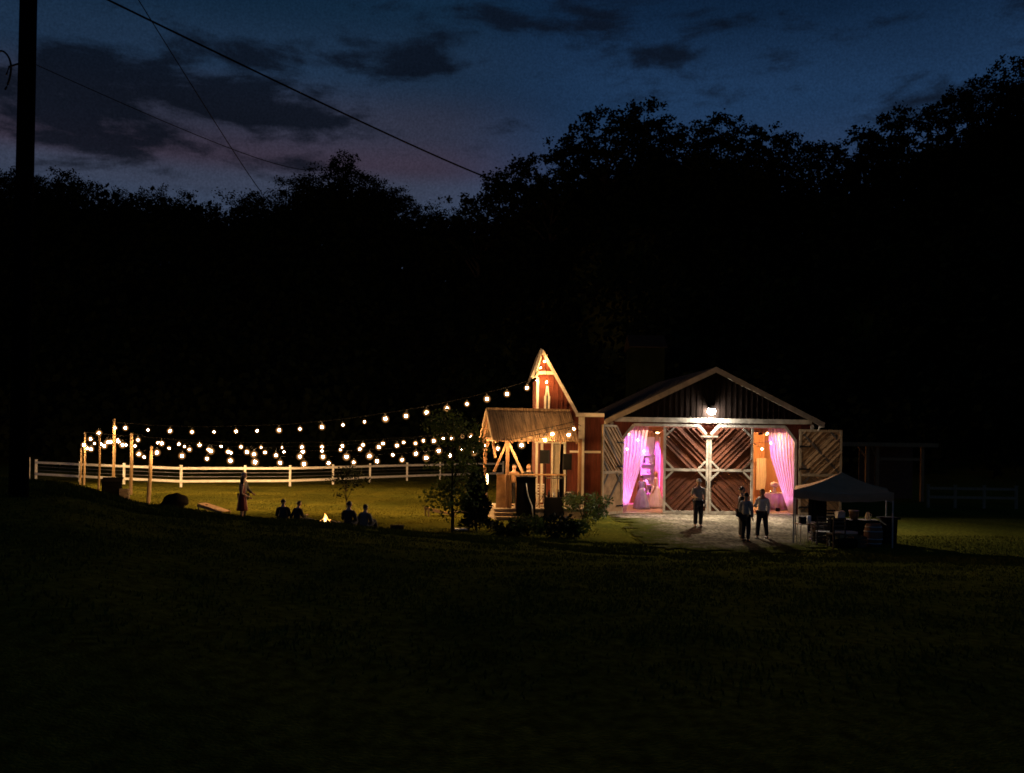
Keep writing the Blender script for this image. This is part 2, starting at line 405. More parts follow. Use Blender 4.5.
def person(label, loc, heading, height, pose=None, base=STAND, skin=SKIN, hair=HAIRD, hairstyle='short', top=('shirt', SHIRTW, 'long'),
           legs=('trousers', NAVY), skirt=None, cap=None, female=False, group=None):
    J = {k: Vector(v) for k, v in base.items()}
    for k, v in (pose or {}).items(): J[k] = Vector(v)
    t = thing('person', label, 'person', loc, heading, group)
    S = height / 1.765
    fw = .9 if female else 1.0
    def P(v): return Vector(v) * S
    # ---- body
    V, E, Rd = [], [], []
    def add(v, r, p=None):
        V.append(P(v)); Rd.append(tuple(k * S for k in r) if isinstance(r, tuple) else r * S)
        if p is not None: E.append((p, len(V) - 1))
        return len(V) - 1
    pe = add(J['pelvis'], (.135 * fw, .105)); wa = add(J['waist'], (.115 * fw, .09), pe); ch = add(J['chest'], (.14 * fw, .10), wa)
    nb = add(J['nb'], (.075, .065), ch); ne = add(J['neck'], .060, nb); add(J['head'] - Vector((0, -.01, .05)), .064, ne)
    for s_ in ('L', 'R'):
        sg = 1 if s_ == 'L' else -1
        sh = add(J['sh' + s_], .056 * fw, nb); el = add(J['el' + s_], .039 * fw, sh); wr = add(J['wr' + s_], .027 * fw, el)
        d = (J['wr' + s_] - J['el' + s_]).normalized()
        pa = J['wr' + s_] + d * .06; pi = add(pa, (.036, .017), wr)
        side = Vector((0, -1, 0)) - d * Vector((0, -1, 0)).dot(d)
        side = side.normalized() if side.length > .1 else Vector((1, 0, 0))
        inn = d.cross(side).normalized() * (-sg)
        for k in range(4):
            a = pa + d * .045 + side * (.028 - .0187 * k)
            ln = (.068, .078, .073, .056)[k]
            f1 = add(a, .0095, pi); f2 = add(a + d * ln * .55 + inn * .008, .0085, f1); add(a + d * ln * .95 + inn * .022, .007, f2)
        th = add(pa + side * .035 + d * .0 + inn * .01, .011, pi); add(pa + side * .052 + d * .035 + inn * .02, .009, th)
        hp = add(J['hip' + s_], .088 * fw, pe); kn = add(J['kn' + s_], .058 * fw, hp); an = add(J['an' + s_], .038 * fw, kn)
        fd = Vector((0, -1, 0))
        add(J['an' + s_] + Vector((0, -.15, -.045)), (.038, .028), an)
    me = skin_mesh('body', V, E, Rd, 1)
    bm = bmesh.new(); bm.from_mesh(me); bpy.data.meshes.remove(me)
    # head: egg with brow, nose, lips, chin, ears
    hc = P(J['head'])
    nf = len(bm.faces)
    g = bmesh.ops.create_uvsphere(bm, u_segments=20, v_segments=14, radius=1.0)
    for v in g['verts']:
        x, y, z = v.co
        jaw = 1 - .28 * max(0, -z) ** 1.3
        nx, ny, nz_ = x * .082 * jaw, y * (.094 if y < 0 else .100) * (1 - .12 * max(0, -z)), z * .118
        if y < -.55 and abs(x) < .25:
            if -.35 < z < .12: ny -= .020 * (1 - abs(x) / .25) * (1 - abs(z + .18) / .3)
            if -.62 < z < -.45: ny -= .005
        if y < -.4 and .05 < z < .25 and .2 < abs(x) < .6: ny += .006
        v.co = hc + Vector((nx, ny, nz_)) * S
    for sg in (1, -1):
        bmesh.ops.create_uvsphere(bm, u_segments=8, v_segments=6, radius=1, matrix=Matrix.Translation(hc + Vector((sg * .082, .012, -.01)) * S) @ Matrix.Diagonal((.012 * S, .022 * S, .032 * S, 1)))
    ef = len(bm.faces)
    bm.faces.ensure_lookup_table()
    for sg in (1, -1):
        bmesh.ops.create_uvsphere(bm, u_segments=8, v_segments=6, radius=.012 * S, matrix=Matrix.Translation(hc + Vector((sg * .031, -.080, .012)) * S))
    bm.faces.ensure_lookup_table()
    for i, f in enumerate(bm.faces):
        f.smooth = True; f.material_index = 1 if i >= ef else 0
    me = bpy.data.meshes.new('body'); bm.to_mesh(me); bm.free(); me.materials.append(skin); me.materials.append(EYEM)
    link('body', me, None, t)
    # ---- hair
    b = MB(); bmh = b.bm
    g = bmesh.ops.create_uvsphere(bmh, u_segments=18, v_segments=12, radius=1.0)
    kill = []
    for v in g['verts']:
        x, y, z = v.co
        low = -.25 if y > .1 else (.05 if y > -.35 else .42)
        if hairstyle == 'long' and y > -.2: low = -1.2
        if z < low: kill.append(v)
        n_ = 1 + .05 * noise.noise(Vector((x * 4, y * 4, z * 4 + len(label))))
        vz = z
        if hairstyle == 'long' and z < -.05 and y > -.2: vz = z * 2.1
        v.co = hc + Vector((x * .094 * n_, y * .107 * n_ + .004, vz * .128 * n_)) * S
    bmesh.ops.delete(bmh, geom=kill, context='VERTS')
    if hairstyle == 'bun': b.ball(hc + Vector((0, .105, .03)) * S, .05 * S, 10)
    for f in bmh.faces: f.smooth = True
    b.build('hair', hair, t, world=False, recalc=False)
    if cap:
        b = MB(); b.lathe([(.0, .135), (.06, .13), (.085, .10), (.093, .05), (.092, .035)], (0, 0, 0), 16)
        b.box((0, -.13, .045), (.13, .10, .012)); b.xf(Matrix.Translation(hc) @ Matrix.Scale(S, 4)); b.build('cap', cap, t, world=False)
    # ---- top
    def chain(parts, k, nm, m, sub=2):
        V2, E2, R2, idx = [], [], [], {}
        for (nm2, v, r, par) in parts:
            V2.append(P(v)); R2.append(tuple(q * S * k for q in r) if isinstance(r, tuple) else r * S * k); idx[nm2] = len(V2) - 1
            if par: E2.append((idx[par], idx[nm2]))
        me2 = skin_mesh(nm, V2, E2, R2, sub)
        link(nm, me2, m, t)
    if top:
        nm, m, sl = top
        parts = [('pe', J['pelvis'] + (J['waist'] - J['pelvis']) * .05, (.150 * fw, .122), None), ('wa', J['waist'], (.136 * fw, .108), 'pe'), ('ch', J['chest'], (.158 * fw, .118), 'wa'), ('nb', J['nb'] - Vector((0, 0, .01)), (.088, .078), 'ch')]
        for s_ in 'LR':
            parts.append(('sh' + s_, J['sh' + s_], .070 * fw, 'nb'))
            el, wr = J['el' + s_], J['wr' + s_]
            if sl == 'long': parts += [('el' + s_, el, .052, 'sh' + s_), ('wr' + s_, el + (wr - el) * .93, .038, 'el' + s_)]
            elif sl == 'short': parts.append(('el' + s_, J['sh' + s_] + (el - J['sh' + s_]) * .75, .056, 'sh' + s_))
        chain(parts, 1.0, nm, m)
    if legs:
        nm, m = legs
        parts = [('pe', J['pelvis'] - (J['waist'] - J['pelvis']) * .1, (.145, .118), None)]
        for s_ in 'LR':
            parts += [('hip' + s_, J['hip' + s_], .102, 'pe'), ('kn' + s_, J['kn' + s_], .074, 'hip' + s_), ('an' + s_, J['kn' + s_] + (J['an' + s_] - J['kn' + s_]) * .95, .058, 'kn' + s_)]
        chain(parts, 1.0, nm, m)
    if skirt:
        m, hem, rad = skirt
        w = J['waist'] * 1.0
        b = MB(); prof = []
        for i in range(9):
            q = i / 8; prof.append((.135 * fw + (rad - .135) * q ** .8, w.z - (w.z - hem) * q))
        b.lathe(prof, (w.x, w.y, 0), 48, .07, 9); b.xf(Matrix.Scale(S, 4)); b.build('skirt', m, t, world=False)
    for s_ in 'LR':
        a = J['an' + s_]
        me2 = skin_mesh('shoe', [P(a + Vector((0, .03, -.035))), P(a + Vector((0, -.07, -.045))), P(a + Vector((0, -.17, -.052)))], [(0, 1), (1, 2)],
                        [(.042 * S, .036 * S), (.048 * S, .032 * S), (.038 * S, .024 * S)], 2)
        link('shoe', me2, SHOE, t)
    return t

def face_to(p, q):
    """heading so a figure at p facing -Y looks at q"""
    d = Vector(q) - Vector(p); return math.atan2(d.x, -d.y)

# man alone in front of the doors
pA = G(698, 527.5)
person('man in grey shirt and light cap standing alone before the middle barn doors', pA, face_to(pA, G(745, 540)), 1.80,
       pose=dict(wrR=(-.16, -.2, 1.12), elR=(-.25, .02, 1.13)), top=('shirt', SHIRTG, 'short'), cap=SHIRTW, hair=HAIRD)
pB = G(762, 539); pC = G(745.5, 542); pD = G(741, 538.5)
person('man in white shirt on the right of the three talking on the gravel, facing left', pB, face_to(pB, pC), 1.66,
       pose=dict(elR=(-.25, -.02, 1.14), wrR=(-.20, -.24, 1.2), anL=(.12, .16, .08), anR=(-.12, -.14, .08), knL=(.12, .03, .49), knR=(-.12, -.08, .49)), top=('shirt', SHIRTW, 'long'), skin=SKIN2)
person('person in pale shirt with hand held out, middle of the three talking on gravel', pC, face_to(pC, pB), 1.58,
       pose=dict(elL=(.24, .0, 1.12), wrL=(.19, -.26, 1.05)), top=('shirt', SHIRTG, 'long'), hair=HAIRD, female=True)
person('dark-clothed person half hidden behind the middle one of the three on the gravel', pD, face_to(pD, pB), 1.72, top=('jacket', CHAR, 'long'), hair=HAIRD)
# couple on the lawn
pE = G(243, 520); pF = pE + Vector((.06, -.36, 0))
person('grey-haired man in dark grey jacket standing behind a woman on the lit lawn', pE, face_to(pE, G(330, 522)), 1.80,
       pose=dict(wrL=(.05, -.33, 1.0), elL=(.24, -.08, 1.12)), top=('jacket', mat('grey_jacket', (.13, .12, .11), .9, .1), 'long'), hair=HAIRG)
person('woman in dark red dress with dark hair standing in front of a grey-haired man', pF, face_to(pF, G(330, 522)) + .3, 1.62,
       pose=dict(wrL=(.08, -.24, .98), elL=(.22, -.03, 1.1), wrR=(-.05, -.25, .98)), top=('bodice', MAROON, 'none'), legs=None, skirt=(MAROON, .42, .24), hair=HAIRD, hairstyle='long', female=True)
# four at the fire
SEATS = []
for lab, px, py, hd, hh, kw in [
    ('leftmost seated person by the fire, upright in dark jacket, back to the camera', 283, 525.5, PI + .25, 1.72, dict(top=('jacket', CHAR, 'long'))),
    ('second seated person left of the fire, leaning back with legs stretched right', 297, 525.5, PI - .7, 1.62,
     dict(top=('jacket', NAVY, 'long'), hair=HAIRD, pose=dict(knL=(.15, -.48, .24), anL=(.12, -.88, .08), knR=(-.12, -.48, .22), anR=(-.1, -.90, .08), elL=(.28, .06, .34), wrL=(.30, .12, .08)))),
    ('broad seated person in dark jacket just right of the fire, back to the camera', 348, 531.0, PI - .25, 1.85, dict(top=('jacket', CHAR, 'long'))),
    ('seated person in grey shirt farthest right of the fire, back to the camera', 364, 533.0, PI - .35, 1.74, dict(top=('shirt', mat('dim_shirt', (.12, .11, .10), .9, .1), 'long')))]:
    p = G(px, py); SEATS.append(p)
    person(lab, p, hd, hh, base=SIT, **kw)
# ================================================================ SKY
def build_world():
    w = bpy.data.worlds.new('World'); sc.world = w; w.use_nodes = True; nt = w.node_tree; nt.nodes.clear()
    N, L = nt.nodes, nt.links
    out = N.new('ShaderNodeOutputWorld'); bg = N.new('ShaderNodeBackground'); L.new(bg.outputs[0], out.inputs[0])
    tc = N.new('ShaderNodeTexCoord'); sep = N.new('ShaderNodeSeparateXYZ'); L.new(tc.outputs['Generated'], sep.inputs[0])
    def M(op, a, b=None, c=None):
        n = N.new('ShaderNodeMath'); n.operation = op
        for i, v in enumerate((a, b, c)):
            if v is None: continue
            if isinstance(v, (int, float)): n.inputs[i].default_value = v
            else: L.new(v, n.inputs[i])
        return n.outputs[0]
    X, Y, Z = sep.outputs
    hor = M('POWER', M('ADD', M('MULTIPLY', X, X), M('MULTIPLY', Y, Y)), .5)
    el = M('DIVIDE', Z, M('MAXIMUM', hor, .02))          # tan(elevation)
    az = M('ARCTAN2', X, Y)                              # 0 ahead, + right
    def ramp(src, stops, interp='EASE'):
        r = N.new('ShaderNodeValToRGB'); r.color_ramp.interpolation = interp
        e = r.color_ramp.elements
        while len(e) < len(stops): e.new(.5)
        for k, (p, c) in enumerate(stops): e[k].position = p; e[k].color = (*c, 1) if len(c) == 3 else c
        L.new(src, r.inputs[0]); return r.outputs[0]
    # clear twilight gradient (tan elevation 0..1)
    clear = ramp(el, [(0.0, (.004, .006, .012)), (.16, (.018, .034, .074)), (.25, (.0200, .0390, .0880)), (.34, (.0095, .0280, .0700)), (.44, (.0040, .0145, .0390)), (1.0, (.002, .008, .022))])
    # afterglow low on the left
    warm = ramp(el, [(0.0, (.014, .014, .024)), (.225, (.032, .046, .082)), (.248, (.034, .043, .074)), (.272, (.0350, .0275, .0460)), (.310, (.0240, .0275, .0490)), (.365, (.0100, .0240, .0520)), (.44, (.0045, .0165, .0380))])
    left = N.new('ShaderNodeMapRange'); left.interpolation_type = 'SMOOTHERSTEP'
    L.new(az, left.inputs[0]); left.inputs[1].default_value = .10; left.inputs[2].default_value = -.12; left.inputs[3].default_value = 0; left.inputs[4].default_value = 1
    def mix(fac, a, b):
        m = N.new('ShaderNodeMixRGB'); L.new(fac, m.inputs[0]) if not isinstance(fac, float) else None
        if isinstance(fac, float): m.inputs[0].default_value = fac
        for i, v in ((1, a), (2, b)):
            if isinstance(v, tuple): m.inputs[i].default_value = (*v, 1)
            else: L.new(v, m.inputs[i])
        return m.outputs[0]
    col = mix(left.outputs[0], clear, warm)
    # clouds
    cmb = N.new('ShaderNodeCombineXYZ'); L.new(az, cmb.inputs[0]); L.new(M('MULTIPLY', el, 2.6), cmb.inputs[1]); cmb.inputs[2].default_value = 4.3
    nz = N.new('ShaderNodeTexNoise'); nz.inputs['Scale'].default_value = 8.0; nz.inputs['Detail'].default_value = 8; nz.inputs['Roughness'].default_value = .60
    nz.inputs['Distortion'].default_value = .25
    L.new(cmb.outputs[0], nz.inputs['Vector'])
    def blob(a0, e0, ra, re, amp):
        da = M('DIVIDE', M('SUBTRACT', az, a0), ra); de = M('DIVIDE', M('SUBTRACT', el, e0), re)
        d = M('ADD', M('MULTIPLY', da, da), M('MULTIPLY', de, de))
        return M('MULTIPLY', M('POWER', 2.718, M('MULTIPLY', d, -1.0)), amp)
    def at(px, py):
        dx, dy = unroll(px, py); return math.atan2(dx, F), -dy / math.hypot(F, dx)
    tot = None
    for (px, py, rx, ry, amp) in [(80, 105, 190, 42, .55), (200, 100, 120, 26, .36), (260, 48, 130, 16, .25), (30, 60, 90, 30, .20), (440, 70, 75, 16, .36), (405, 15, 50, 22, .30), (520, 20, 95, 20, .40),
                                  (660, 56, 38, 10, .25), (720, 22, 48, 10, .24), (535, 76, 30, 9, .24), (310, 120, 120, 12, .18)]:
        a0, e0 = at(px, py); b = blob(a0, e0, rx / F, ry / F, amp)
        tot = b if tot is None else M('ADD', tot, b)
    cf = N.new('ShaderNodeMapRange'); cf.interpolation_type = 'SMOOTHSTEP'
    L.new(M('ADD', M('MULTIPLY', nz.outputs['Fac'], 2.5), tot), cf.inputs[0])
    cf.inputs[1].default_value = 1.36; cf.inputs[2].default_value = 1.80; cf.inputs[3].default_value = 0; cf.inputs[4].default_value = .93
    cloud = ramp(el, [(.15, (.008, .0090, .0150)), (.30, (.0029, .0046, .0092)), (.45, (.0026, .0050, .0112))])
    # thin high haze breaks the gradient up
    nz2 = N.new('ShaderNodeTexNoise'); nz2.inputs['Scale'].default_value = 4; nz2.inputs['Detail'].default_value = 6; L.new(cmb.outputs[0], nz2.inputs['Vector'])
    hz = N.new('ShaderNodeMapRange'); L.new(nz2.outputs['Fac'], hz.inputs[0]); hz.inputs[1].default_value = .3; hz.inputs[2].default_value = .7; hz.inputs[3].default_value = 1.0; hz.inputs[4].default_value = 1.36
    gr = N.new('ShaderNodeTexNoise'); gr.inputs['Scale'].default_value = 520; gr.inputs['Detail'].default_value = 2; L.new(tc.outputs['Generated'], gr.inputs['Vector'])
    gm_ = N.new('ShaderNodeMapRange'); L.new(gr.outputs['Fac'], gm_.inputs[0]); gm_.inputs[1].default_value = .25; gm_.inputs[2].default_value = .75; gm_.inputs[3].default_value = .80; gm_.inputs[4].default_value = 1.20
    hz2 = M('MULTIPLY', hz.outputs[0], gm_.outputs[0])
    mul = N.new('ShaderNodeVectorMath'); mul.operation = 'SCALE'; L.new(mix(cf.outputs[0], col, cloud), mul.inputs[0]); L.new(hz2, mul.inputs['Scale'])
    L.new(mul.outputs[0], bg.inputs[0]); bg.inputs[1].default_value = 1.0
build_world()

# ================================================================ GROUND
def axis(segs):
    out = []
    for a, b, st in segs:
        n = max(1, round((b - a) / st)); out += [a + (b - a) * i / n for i in range(n)]
    return out + [segs[-1][1]]
gx = axis([(-420, -120, 20), (-120, -40, 4), (-40, 32, .7), (32, 130, 4), (130, 420, 20)])
gy = axis([(-60, -4, 4), (-4, 12, 1), (12, 44, .5), (44, 66, 1), (66, 130, 3), (130, 500, 30)])
bm = bmesh.new(); vs = [[bm.verts.new((x, y, terr(x, y))) for x in gx] for y in gy]
for j in range(len(gy) - 1):
    for i in range(len(gx) - 1):
        f = bm.faces.new((vs[j][i], vs[j][i + 1], vs[j + 1][i + 1], vs[j + 1][i])); f.smooth = True
me = bpy.data.meshes.new('ground'); bm.to_mesh(me); bm.free()
GRASSM = fade_near(two_scale('lawn', ((.054, .059, .010), (.094, .088, .013)), .45, 9, bump=.4, bs=35))
tag(link('ground', me, GRASSM), 'mown grass lawn and dark hillside in the foreground', None, None, 'structure')

def sheet(name, pts, m, dz, step=.35, edge=.5, label=None):
    """flat irregular patch of ground following the terrain"""
    xs = [p.x for p in pts]; ys = [p.y for p in pts]
    def inside(x, y):
        c = False; n = len(pts)
        for i in range(n):
            a, b = pts[i], pts[(i + 1) % n]
            if (a.y > y) != (b.y > y) and x < (b.x - a.x) * (y - a.y) / (b.y - a.y) + a.x: c = not c
        return c
    bm = bmesh.new(); nx = int((max(xs) - min(xs)) / step) + 2; ny = int((max(ys) - min(ys)) / step) + 2; V = {}
    def gv(i, j):
        if (i, j) not in V:
            x, y = min(xs) + i * step, min(ys) + j * step; V[(i, j)] = bm.verts.new((x, y, terr(x, y) + dz))
        return V[(i, j)]
    for j in range(ny):
        for i in range(nx):
            x, y = min(xs) + (i + .5) * step, min(ys) + (j + .5) * step
            ex = edge * noise.noise(Vector((x * 1.3, y * 1.3, 0))); ey = edge * noise.noise(Vector((x * 1.3, y * 1.3, 7)))
            if inside(x + ex, y + ey): bm.faces.new((gv(i, j), gv(i + 1, j), gv(i + 1, j + 1), gv(i, j + 1)))
    me = bpy.data.meshes.new(name); bm.to_mesh(me); bm.free()
    at_ = me.attributes.new('edge', 'FLOAT', 'POINT'); n = len(pts)
    for v in me.vertices:
        d = 9.0
        for i in range(n):
            a, b = pts[i].xy, pts[(i + 1) % n].xy; t = max(0, min(1, (v.co.xy - a).dot(b - a) / (b - a).length_squared)); d = min(d, (v.co.xy - a.lerp(b, t)).length)
        if v.co.y > 40.5: d = 9.0
        at_.data[v.index].value = d
    return tag(link(name, me, m), label, None, None, 'structure')
def grassy_edge(m):
    nt = m.node_tree; N, L = nt.nodes, nt.links; b = N['Principled BSDF']; src = b.inputs['Base Color'].links[0].from_socket
    a = N.new('ShaderNodeAttribute'); a.attribute_name = 'edge'
    tc = N.new('ShaderNodeTexCoord'); nz = N.new('ShaderNodeTexNoise'); nz.inputs['Scale'].default_value = 1.6; nz.inputs['Detail'].default_value = 8; nz.inputs['Roughness'].default_value = .7; L.new(tc.outputs['Object'], nz.inputs['Vector'])
    k = N.new('ShaderNodeMath'); k.operation = 'MULTIPLY_ADD'; k.inputs[1].default_value = -6.5; L.new(nz.outputs['Fac'], k.inputs[0]); L.new(a.outputs['Fac'], k.inputs[2])
    r = N.new('ShaderNodeMapRange'); L.new(k.outputs[0], r.inputs[0]); r.inputs[1].default_value = -2.9; r.inputs[2].default_value = -1.2
    x = N.new('ShaderNodeMixRGB'); L.new(r.outputs[0], x.inputs[0]); x.inputs[1].default_value = (.040, .043, .010, 1); L.new(src, x.inputs[2]); L.new(x.outputs[0], b.inputs['Base Color'])
    return m
GRAV = grassy_edge(two_scale('gravel', ((.066, .056, .040), (.160, .136, .100)), .7, 9, bump=1.0, bs=14, lo=.25, hi=1.5))
sheet('gravel_drive', [G(*p) for p in [(609, 515), (632, 527), (640, 541), (668, 550), (720, 553), (770, 554), (830, 548), (868, 538), (880, 531), (872, 525), (840, 521), (812, 516), (700, 511)]], GRAV, .035, .12, 1.1,
      'pale gravel yard in front of the barn doors')

# grass blades that roughen the lawn and the crest
def blades():
    rg = random.Random(3); vs, fs = [], []
    def blade(x, y, h):
        z = terr(x, y) - .005; a = rg.random() * PI; w = .008 + .008 * rg.random(); lx, ly = (rg.random() - .5) * h, (rg.random() - .5) * h
        k = len(vs); vs.extend([(x - w * math.cos(a), y - w * math.sin(a), z), (x + w * math.cos(a), y + w * math.sin(a), z), (x + lx, y + ly, z + h)]); fs.append((k, k + 1, k + 2))
    for _ in range(42000):
        u = -40 + 700 * rg.random(); yc, zc = crest(u); y = yc + (rg.random() - .62) * 5
        x = (u - 512) / F * y
        cl = noise.noise(Vector((x * 1.1, y * 1.1, 0)))
        if cl < -.25: continue
        blade(x, y, (.03 + .06 * rg.random()) * (1 + .8 * max(0, cl)))
    for _ in range(85000):
        y = 31 + 50 * rg.random(); u = 20 + 580 * rg.random(); x = (u - 512) / F * y
        if noise.noise(Vector((x * .6, y * .6, 2))) < -.1: continue
        blade(x, y, (.025 + .045 * rg.random()) * (1 + .5 * max(0, noise.noise(Vector((x * .9, y * .9, 5))))))
    for _ in range(70000):
        y = 7 + 21 * rg.random() ** .6; u = -30 + 1090 * rg.random(); x = (u - 512) / F * y
        cl = noise.noise(Vector((x * .8, y * .8, 4)))
        if cl < -.1 and rg.random() < .7: continue
        blade(x, y, (.02 + .04 * rg.random()) * (1 + .8 * max(0, cl)))
    for _ in range(26000):
        y = 24 + 12 * rg.random(); x = 4 + 14 * rg.random(); u = 512 + F * x / y; v = HZ + F * EYE / y + SA * (u - 512)
        if v < 549 - 10 * (u < 640) + 8 * noise.noise(Vector((x * 1.2, y * 1.2, 9))) and not (u > 895 and v > 536) and not u < 628: continue
        blade(x, y, .03 + .05 * rg.random())
    me = bpy.data.meshes.new('grass'); me.from_pydata(vs, [], fs); me.update()
    tag(link('grass', me, fade_near(mat('grass_blade', (.076, .078, .014), .9, .4, 1.5, spec=0))), 'short grass blades over lawn and bank', None, None, 'stuff')
blades()

# ================================================================ RED BARN
bl = G(609, 514.2); br = W(812, 517, bl.y + .55); br.z = 0
BP = Plane(bl, br); BW = BP.w; barn = thing('red_barn', 'large red gabled barn with white trim and pink-lit open doorways', 'barn', M=BP.M)
def B(px, py, off=0.0): return BP.at(px, py, off)
BD = 11.0                                           # depth
aEave_l, zE = B(606, 418.5); _, zE2 = B(815, 423.5); zE = (zE + zE2) / 2
aPk, zPk = B(713, 371)
aPk = BW / 2
zDoor = B(645, 425.5)[1]                            # top of door openings
xs = dict(l0=B(622, 470)[0], l1=B(663, 470)[0], c=B(708, 470)[0], r0=B(752, 470)[0], r1=B(795, 470)[0])
def bb(): return MB()
def bbuild(b, name, m, parent=None): return b.build(name, m, parent or barn, world=False)
# front wall: pieces around the openings
b = MB()
T = .14
b.bx(0, xs['l0'], 0, T, 0, zDoor); b.bx(xs['r1'], BW, 0, T, 0, zDoor)
b.bx(0, BW, 0, T, zDoor, zE)
# clipped door corners
c45 = .48
b.prism([(xs['l0'], 0, zDoor), (xs['l0'], 0, zDoor - c45 * 1.25), (xs['l0'] + c45, 0, zDoor)], (0, T, 0))
b.prism([(xs['r1'], 0, zDoor), (xs['r1'], 0, zDoor - c45 * 1.25), (xs['r1'] - c45, 0, zDoor)], (0, T, 0))
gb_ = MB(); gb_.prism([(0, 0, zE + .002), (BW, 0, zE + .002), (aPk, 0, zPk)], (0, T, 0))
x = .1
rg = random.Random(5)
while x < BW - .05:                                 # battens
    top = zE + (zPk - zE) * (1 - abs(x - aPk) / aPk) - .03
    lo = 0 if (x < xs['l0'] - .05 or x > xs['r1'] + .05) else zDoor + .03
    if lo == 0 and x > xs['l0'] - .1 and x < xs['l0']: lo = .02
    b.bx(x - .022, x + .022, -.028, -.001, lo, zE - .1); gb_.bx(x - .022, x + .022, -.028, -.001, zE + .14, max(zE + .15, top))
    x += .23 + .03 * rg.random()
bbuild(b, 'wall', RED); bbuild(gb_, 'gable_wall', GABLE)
# side, back walls
b = MB(); b.bx(0, .12, T + .002, BD, 0, zE); b.bx(BW - .12, BW, T + .002, BD, 0, zE); b.prism([(0, BD, 0), (BW, BD, 0), (BW, BD, zE), (aPk, BD, zPk), (0, BD, zE)], (0, .12, 0))
k = T + .2
while k < BD: b.bx(-.025, -.001, k - .022, k + .022, 0, zE - .03); k += .26
bbuild(b, 'wall', RED)
# interior lining, floor, loft
b = MB(); YI = 6.2
b.bx(.125, BW - .125, YI, YI + .06, .1, zE - .3); b.bx(.125, .16, T + .05, YI - .002, .1, zE - .3); b.bx(BW - .16, BW - .125, T + .05, YI - .002, .1, zE - .3)
x = .3
while x < BW - .2: b.bx(x - .03, x + .03, YI - .03, YI - .002, .1, zE - .32); x += .32
bbuild(b, 'lining', CEDAR)
b = MB(); b.bx(.125, BW - .125, T + .02, YI, .02, .1); b.bx(xs['l0'], xs['l1'] - .05, -.14, T, .01, .085); b.bx(xs['r0'] + .05, xs['r1'], -.14, T, .01, .085); bbuild(b, 'floor', DECKW)
b = MB(); b.bx(.125, BW - .125, T + .05, YI, zE - .28, zE - .22)
for k in range(9): b.bx(.17, BW - .17, .7 + k * .62, .82 + k * .62, zE - .46, zE - .285)
bbuild(b, 'ceiling', CEDAR)
for xx in (xs['l1'] + .7, xs['r0'] - .7):
    for yy in (2.2, 4.6): b = MB(); b.bx(xx - .09, xx + .09, yy, yy + .18, .1, zE - .47); bbuild(b, 'post', AGED)
# roof
sl = math.atan2(zPk - zE, aPk); OH = .45; ov = .5
ex_, ez_ = math.cos(sl), math.sin(sl)
for sg in (1, -1):
    b = MB()
    e = Vector((aPk - sg * (aPk + OH * .7), 0, zE - OH * .7 * math.tan(sl) + .08)); p = Vector((aPk, 0, zPk + .08))
    nrm = Vector((-sg * ez_, 0, ex_)) * .05
    b.prism([e + Vector((0, -ov, 0)), p + Vector((0, -ov, 0)), p + Vector((0, -ov, 0)) + nrm, e + Vector((0, -ov, 0)) + nrm], (0, BD + 2 * ov, 0))
    for k in range(28):
        y = -ov + .2 + k * .42
        b.beam(e + nrm * 1.2 + Vector((0, y, 0)), p + nrm * 1.2 + Vector((0, y, 0)), .03, .03)
    rf = bbuild(b, 'roof', ROOFD)
    b = MB()
    d = (p - e).normalized(); dn = Vector((-sg * ez_, 0, ex_))
    a0 = e + Vector((0, -ov - .035, 0)); a1 = p + Vector((0, -ov - .035, 0)) + Vector((0, 0, -.0))
    b.prism([a0 - dn * .16, a1 - Vector((0, 0, .16 / ex_)), a1 + Vector((0, 0, .07)), a0 + dn * .06], (0, .03, 0))
    bbuild(b, 'rake_board', AGED if False else mat('rake_paint', (.29, .235, .17), .8, .25, 3, bump=.2), rf)
    b = MB(); b.bx(min(e.x, e.x + sg * .04), max(e.x, e.x + sg * .04), -ov + .004, BD + ov, e.z - .14, e.z - .002); bbuild(b, 'fascia', WHITE, rf)
# soffit under the front overhang left open; header beam
zh = B(713, 416.3)[1]
b = MB(); b.bx(.18, BW - .1, -.085, -.03, zE - .085, zE + .115); bbuild(b, 'header_beam', WHITE)
# door surround trims
tr = MB()
def tbeam(m_, p, q, w=.13, y=-.05, t=.045):
    p, q = Vector((p[0], y, p[1])), Vector((q[0], y, q[1])); m_.beam(p, q, t, w, (0, 1, 0)) if False else m_.prism(bar(p, q, w), (0, t, 0))
def bar(p, q, w):
    d = (q - p).normalized(); n = Vector((-d.z, 0, d.x)) * (w / 2)
    return [p - n, q - n, q + n, p + n]
zt = zDoor
c1 = c45; c2 = c45 * 1.25
tbeam(tr, (xs['l0'], .0), (xs['l0'], zt - c2), .11, -.052)
tbeam(tr, (xs['l0'] - .01, zt - c2), (xs['l0'] + c1, zt + .02), .12, -.056)
tbeam(tr, (xs['l0'] + c1, zt + .03), (xs['c'] - .44, zt + .03), .12, -.060)
tbeam(tr, (xs['c'] - .45, zt + .03), (xs['c'] - .10, zt - .36), .14, -.064)
tbeam(tr, (xs['c'] + .45, zt + .03), (xs['c'] + .10, zt - .36), .14, -.064)
tbeam(tr, (xs['c'] + .44, zt + .03), (xs['r1'] - c1, zt + .03), .12, -.060)
tbeam(tr, (xs['r1'] + .01, zt - c2), (xs['r1'] - c1, zt + .02), .12, -.056)
tbeam(tr, (xs['r1'], .0), (xs['r1'], zt - c2), .11, -.052)
bbuild(tr, 'door_trim', WHITE)
b = MB(); b.bx(0, .13, -.07, -.03, 0, zE - .1); bbuild(b, 'corner_board', WHITE); b = MB(); b.bx(BW - .13, BW, -.07, -.03, 0, zE - .1); bbuild(b, 'corner_board', WHITE)
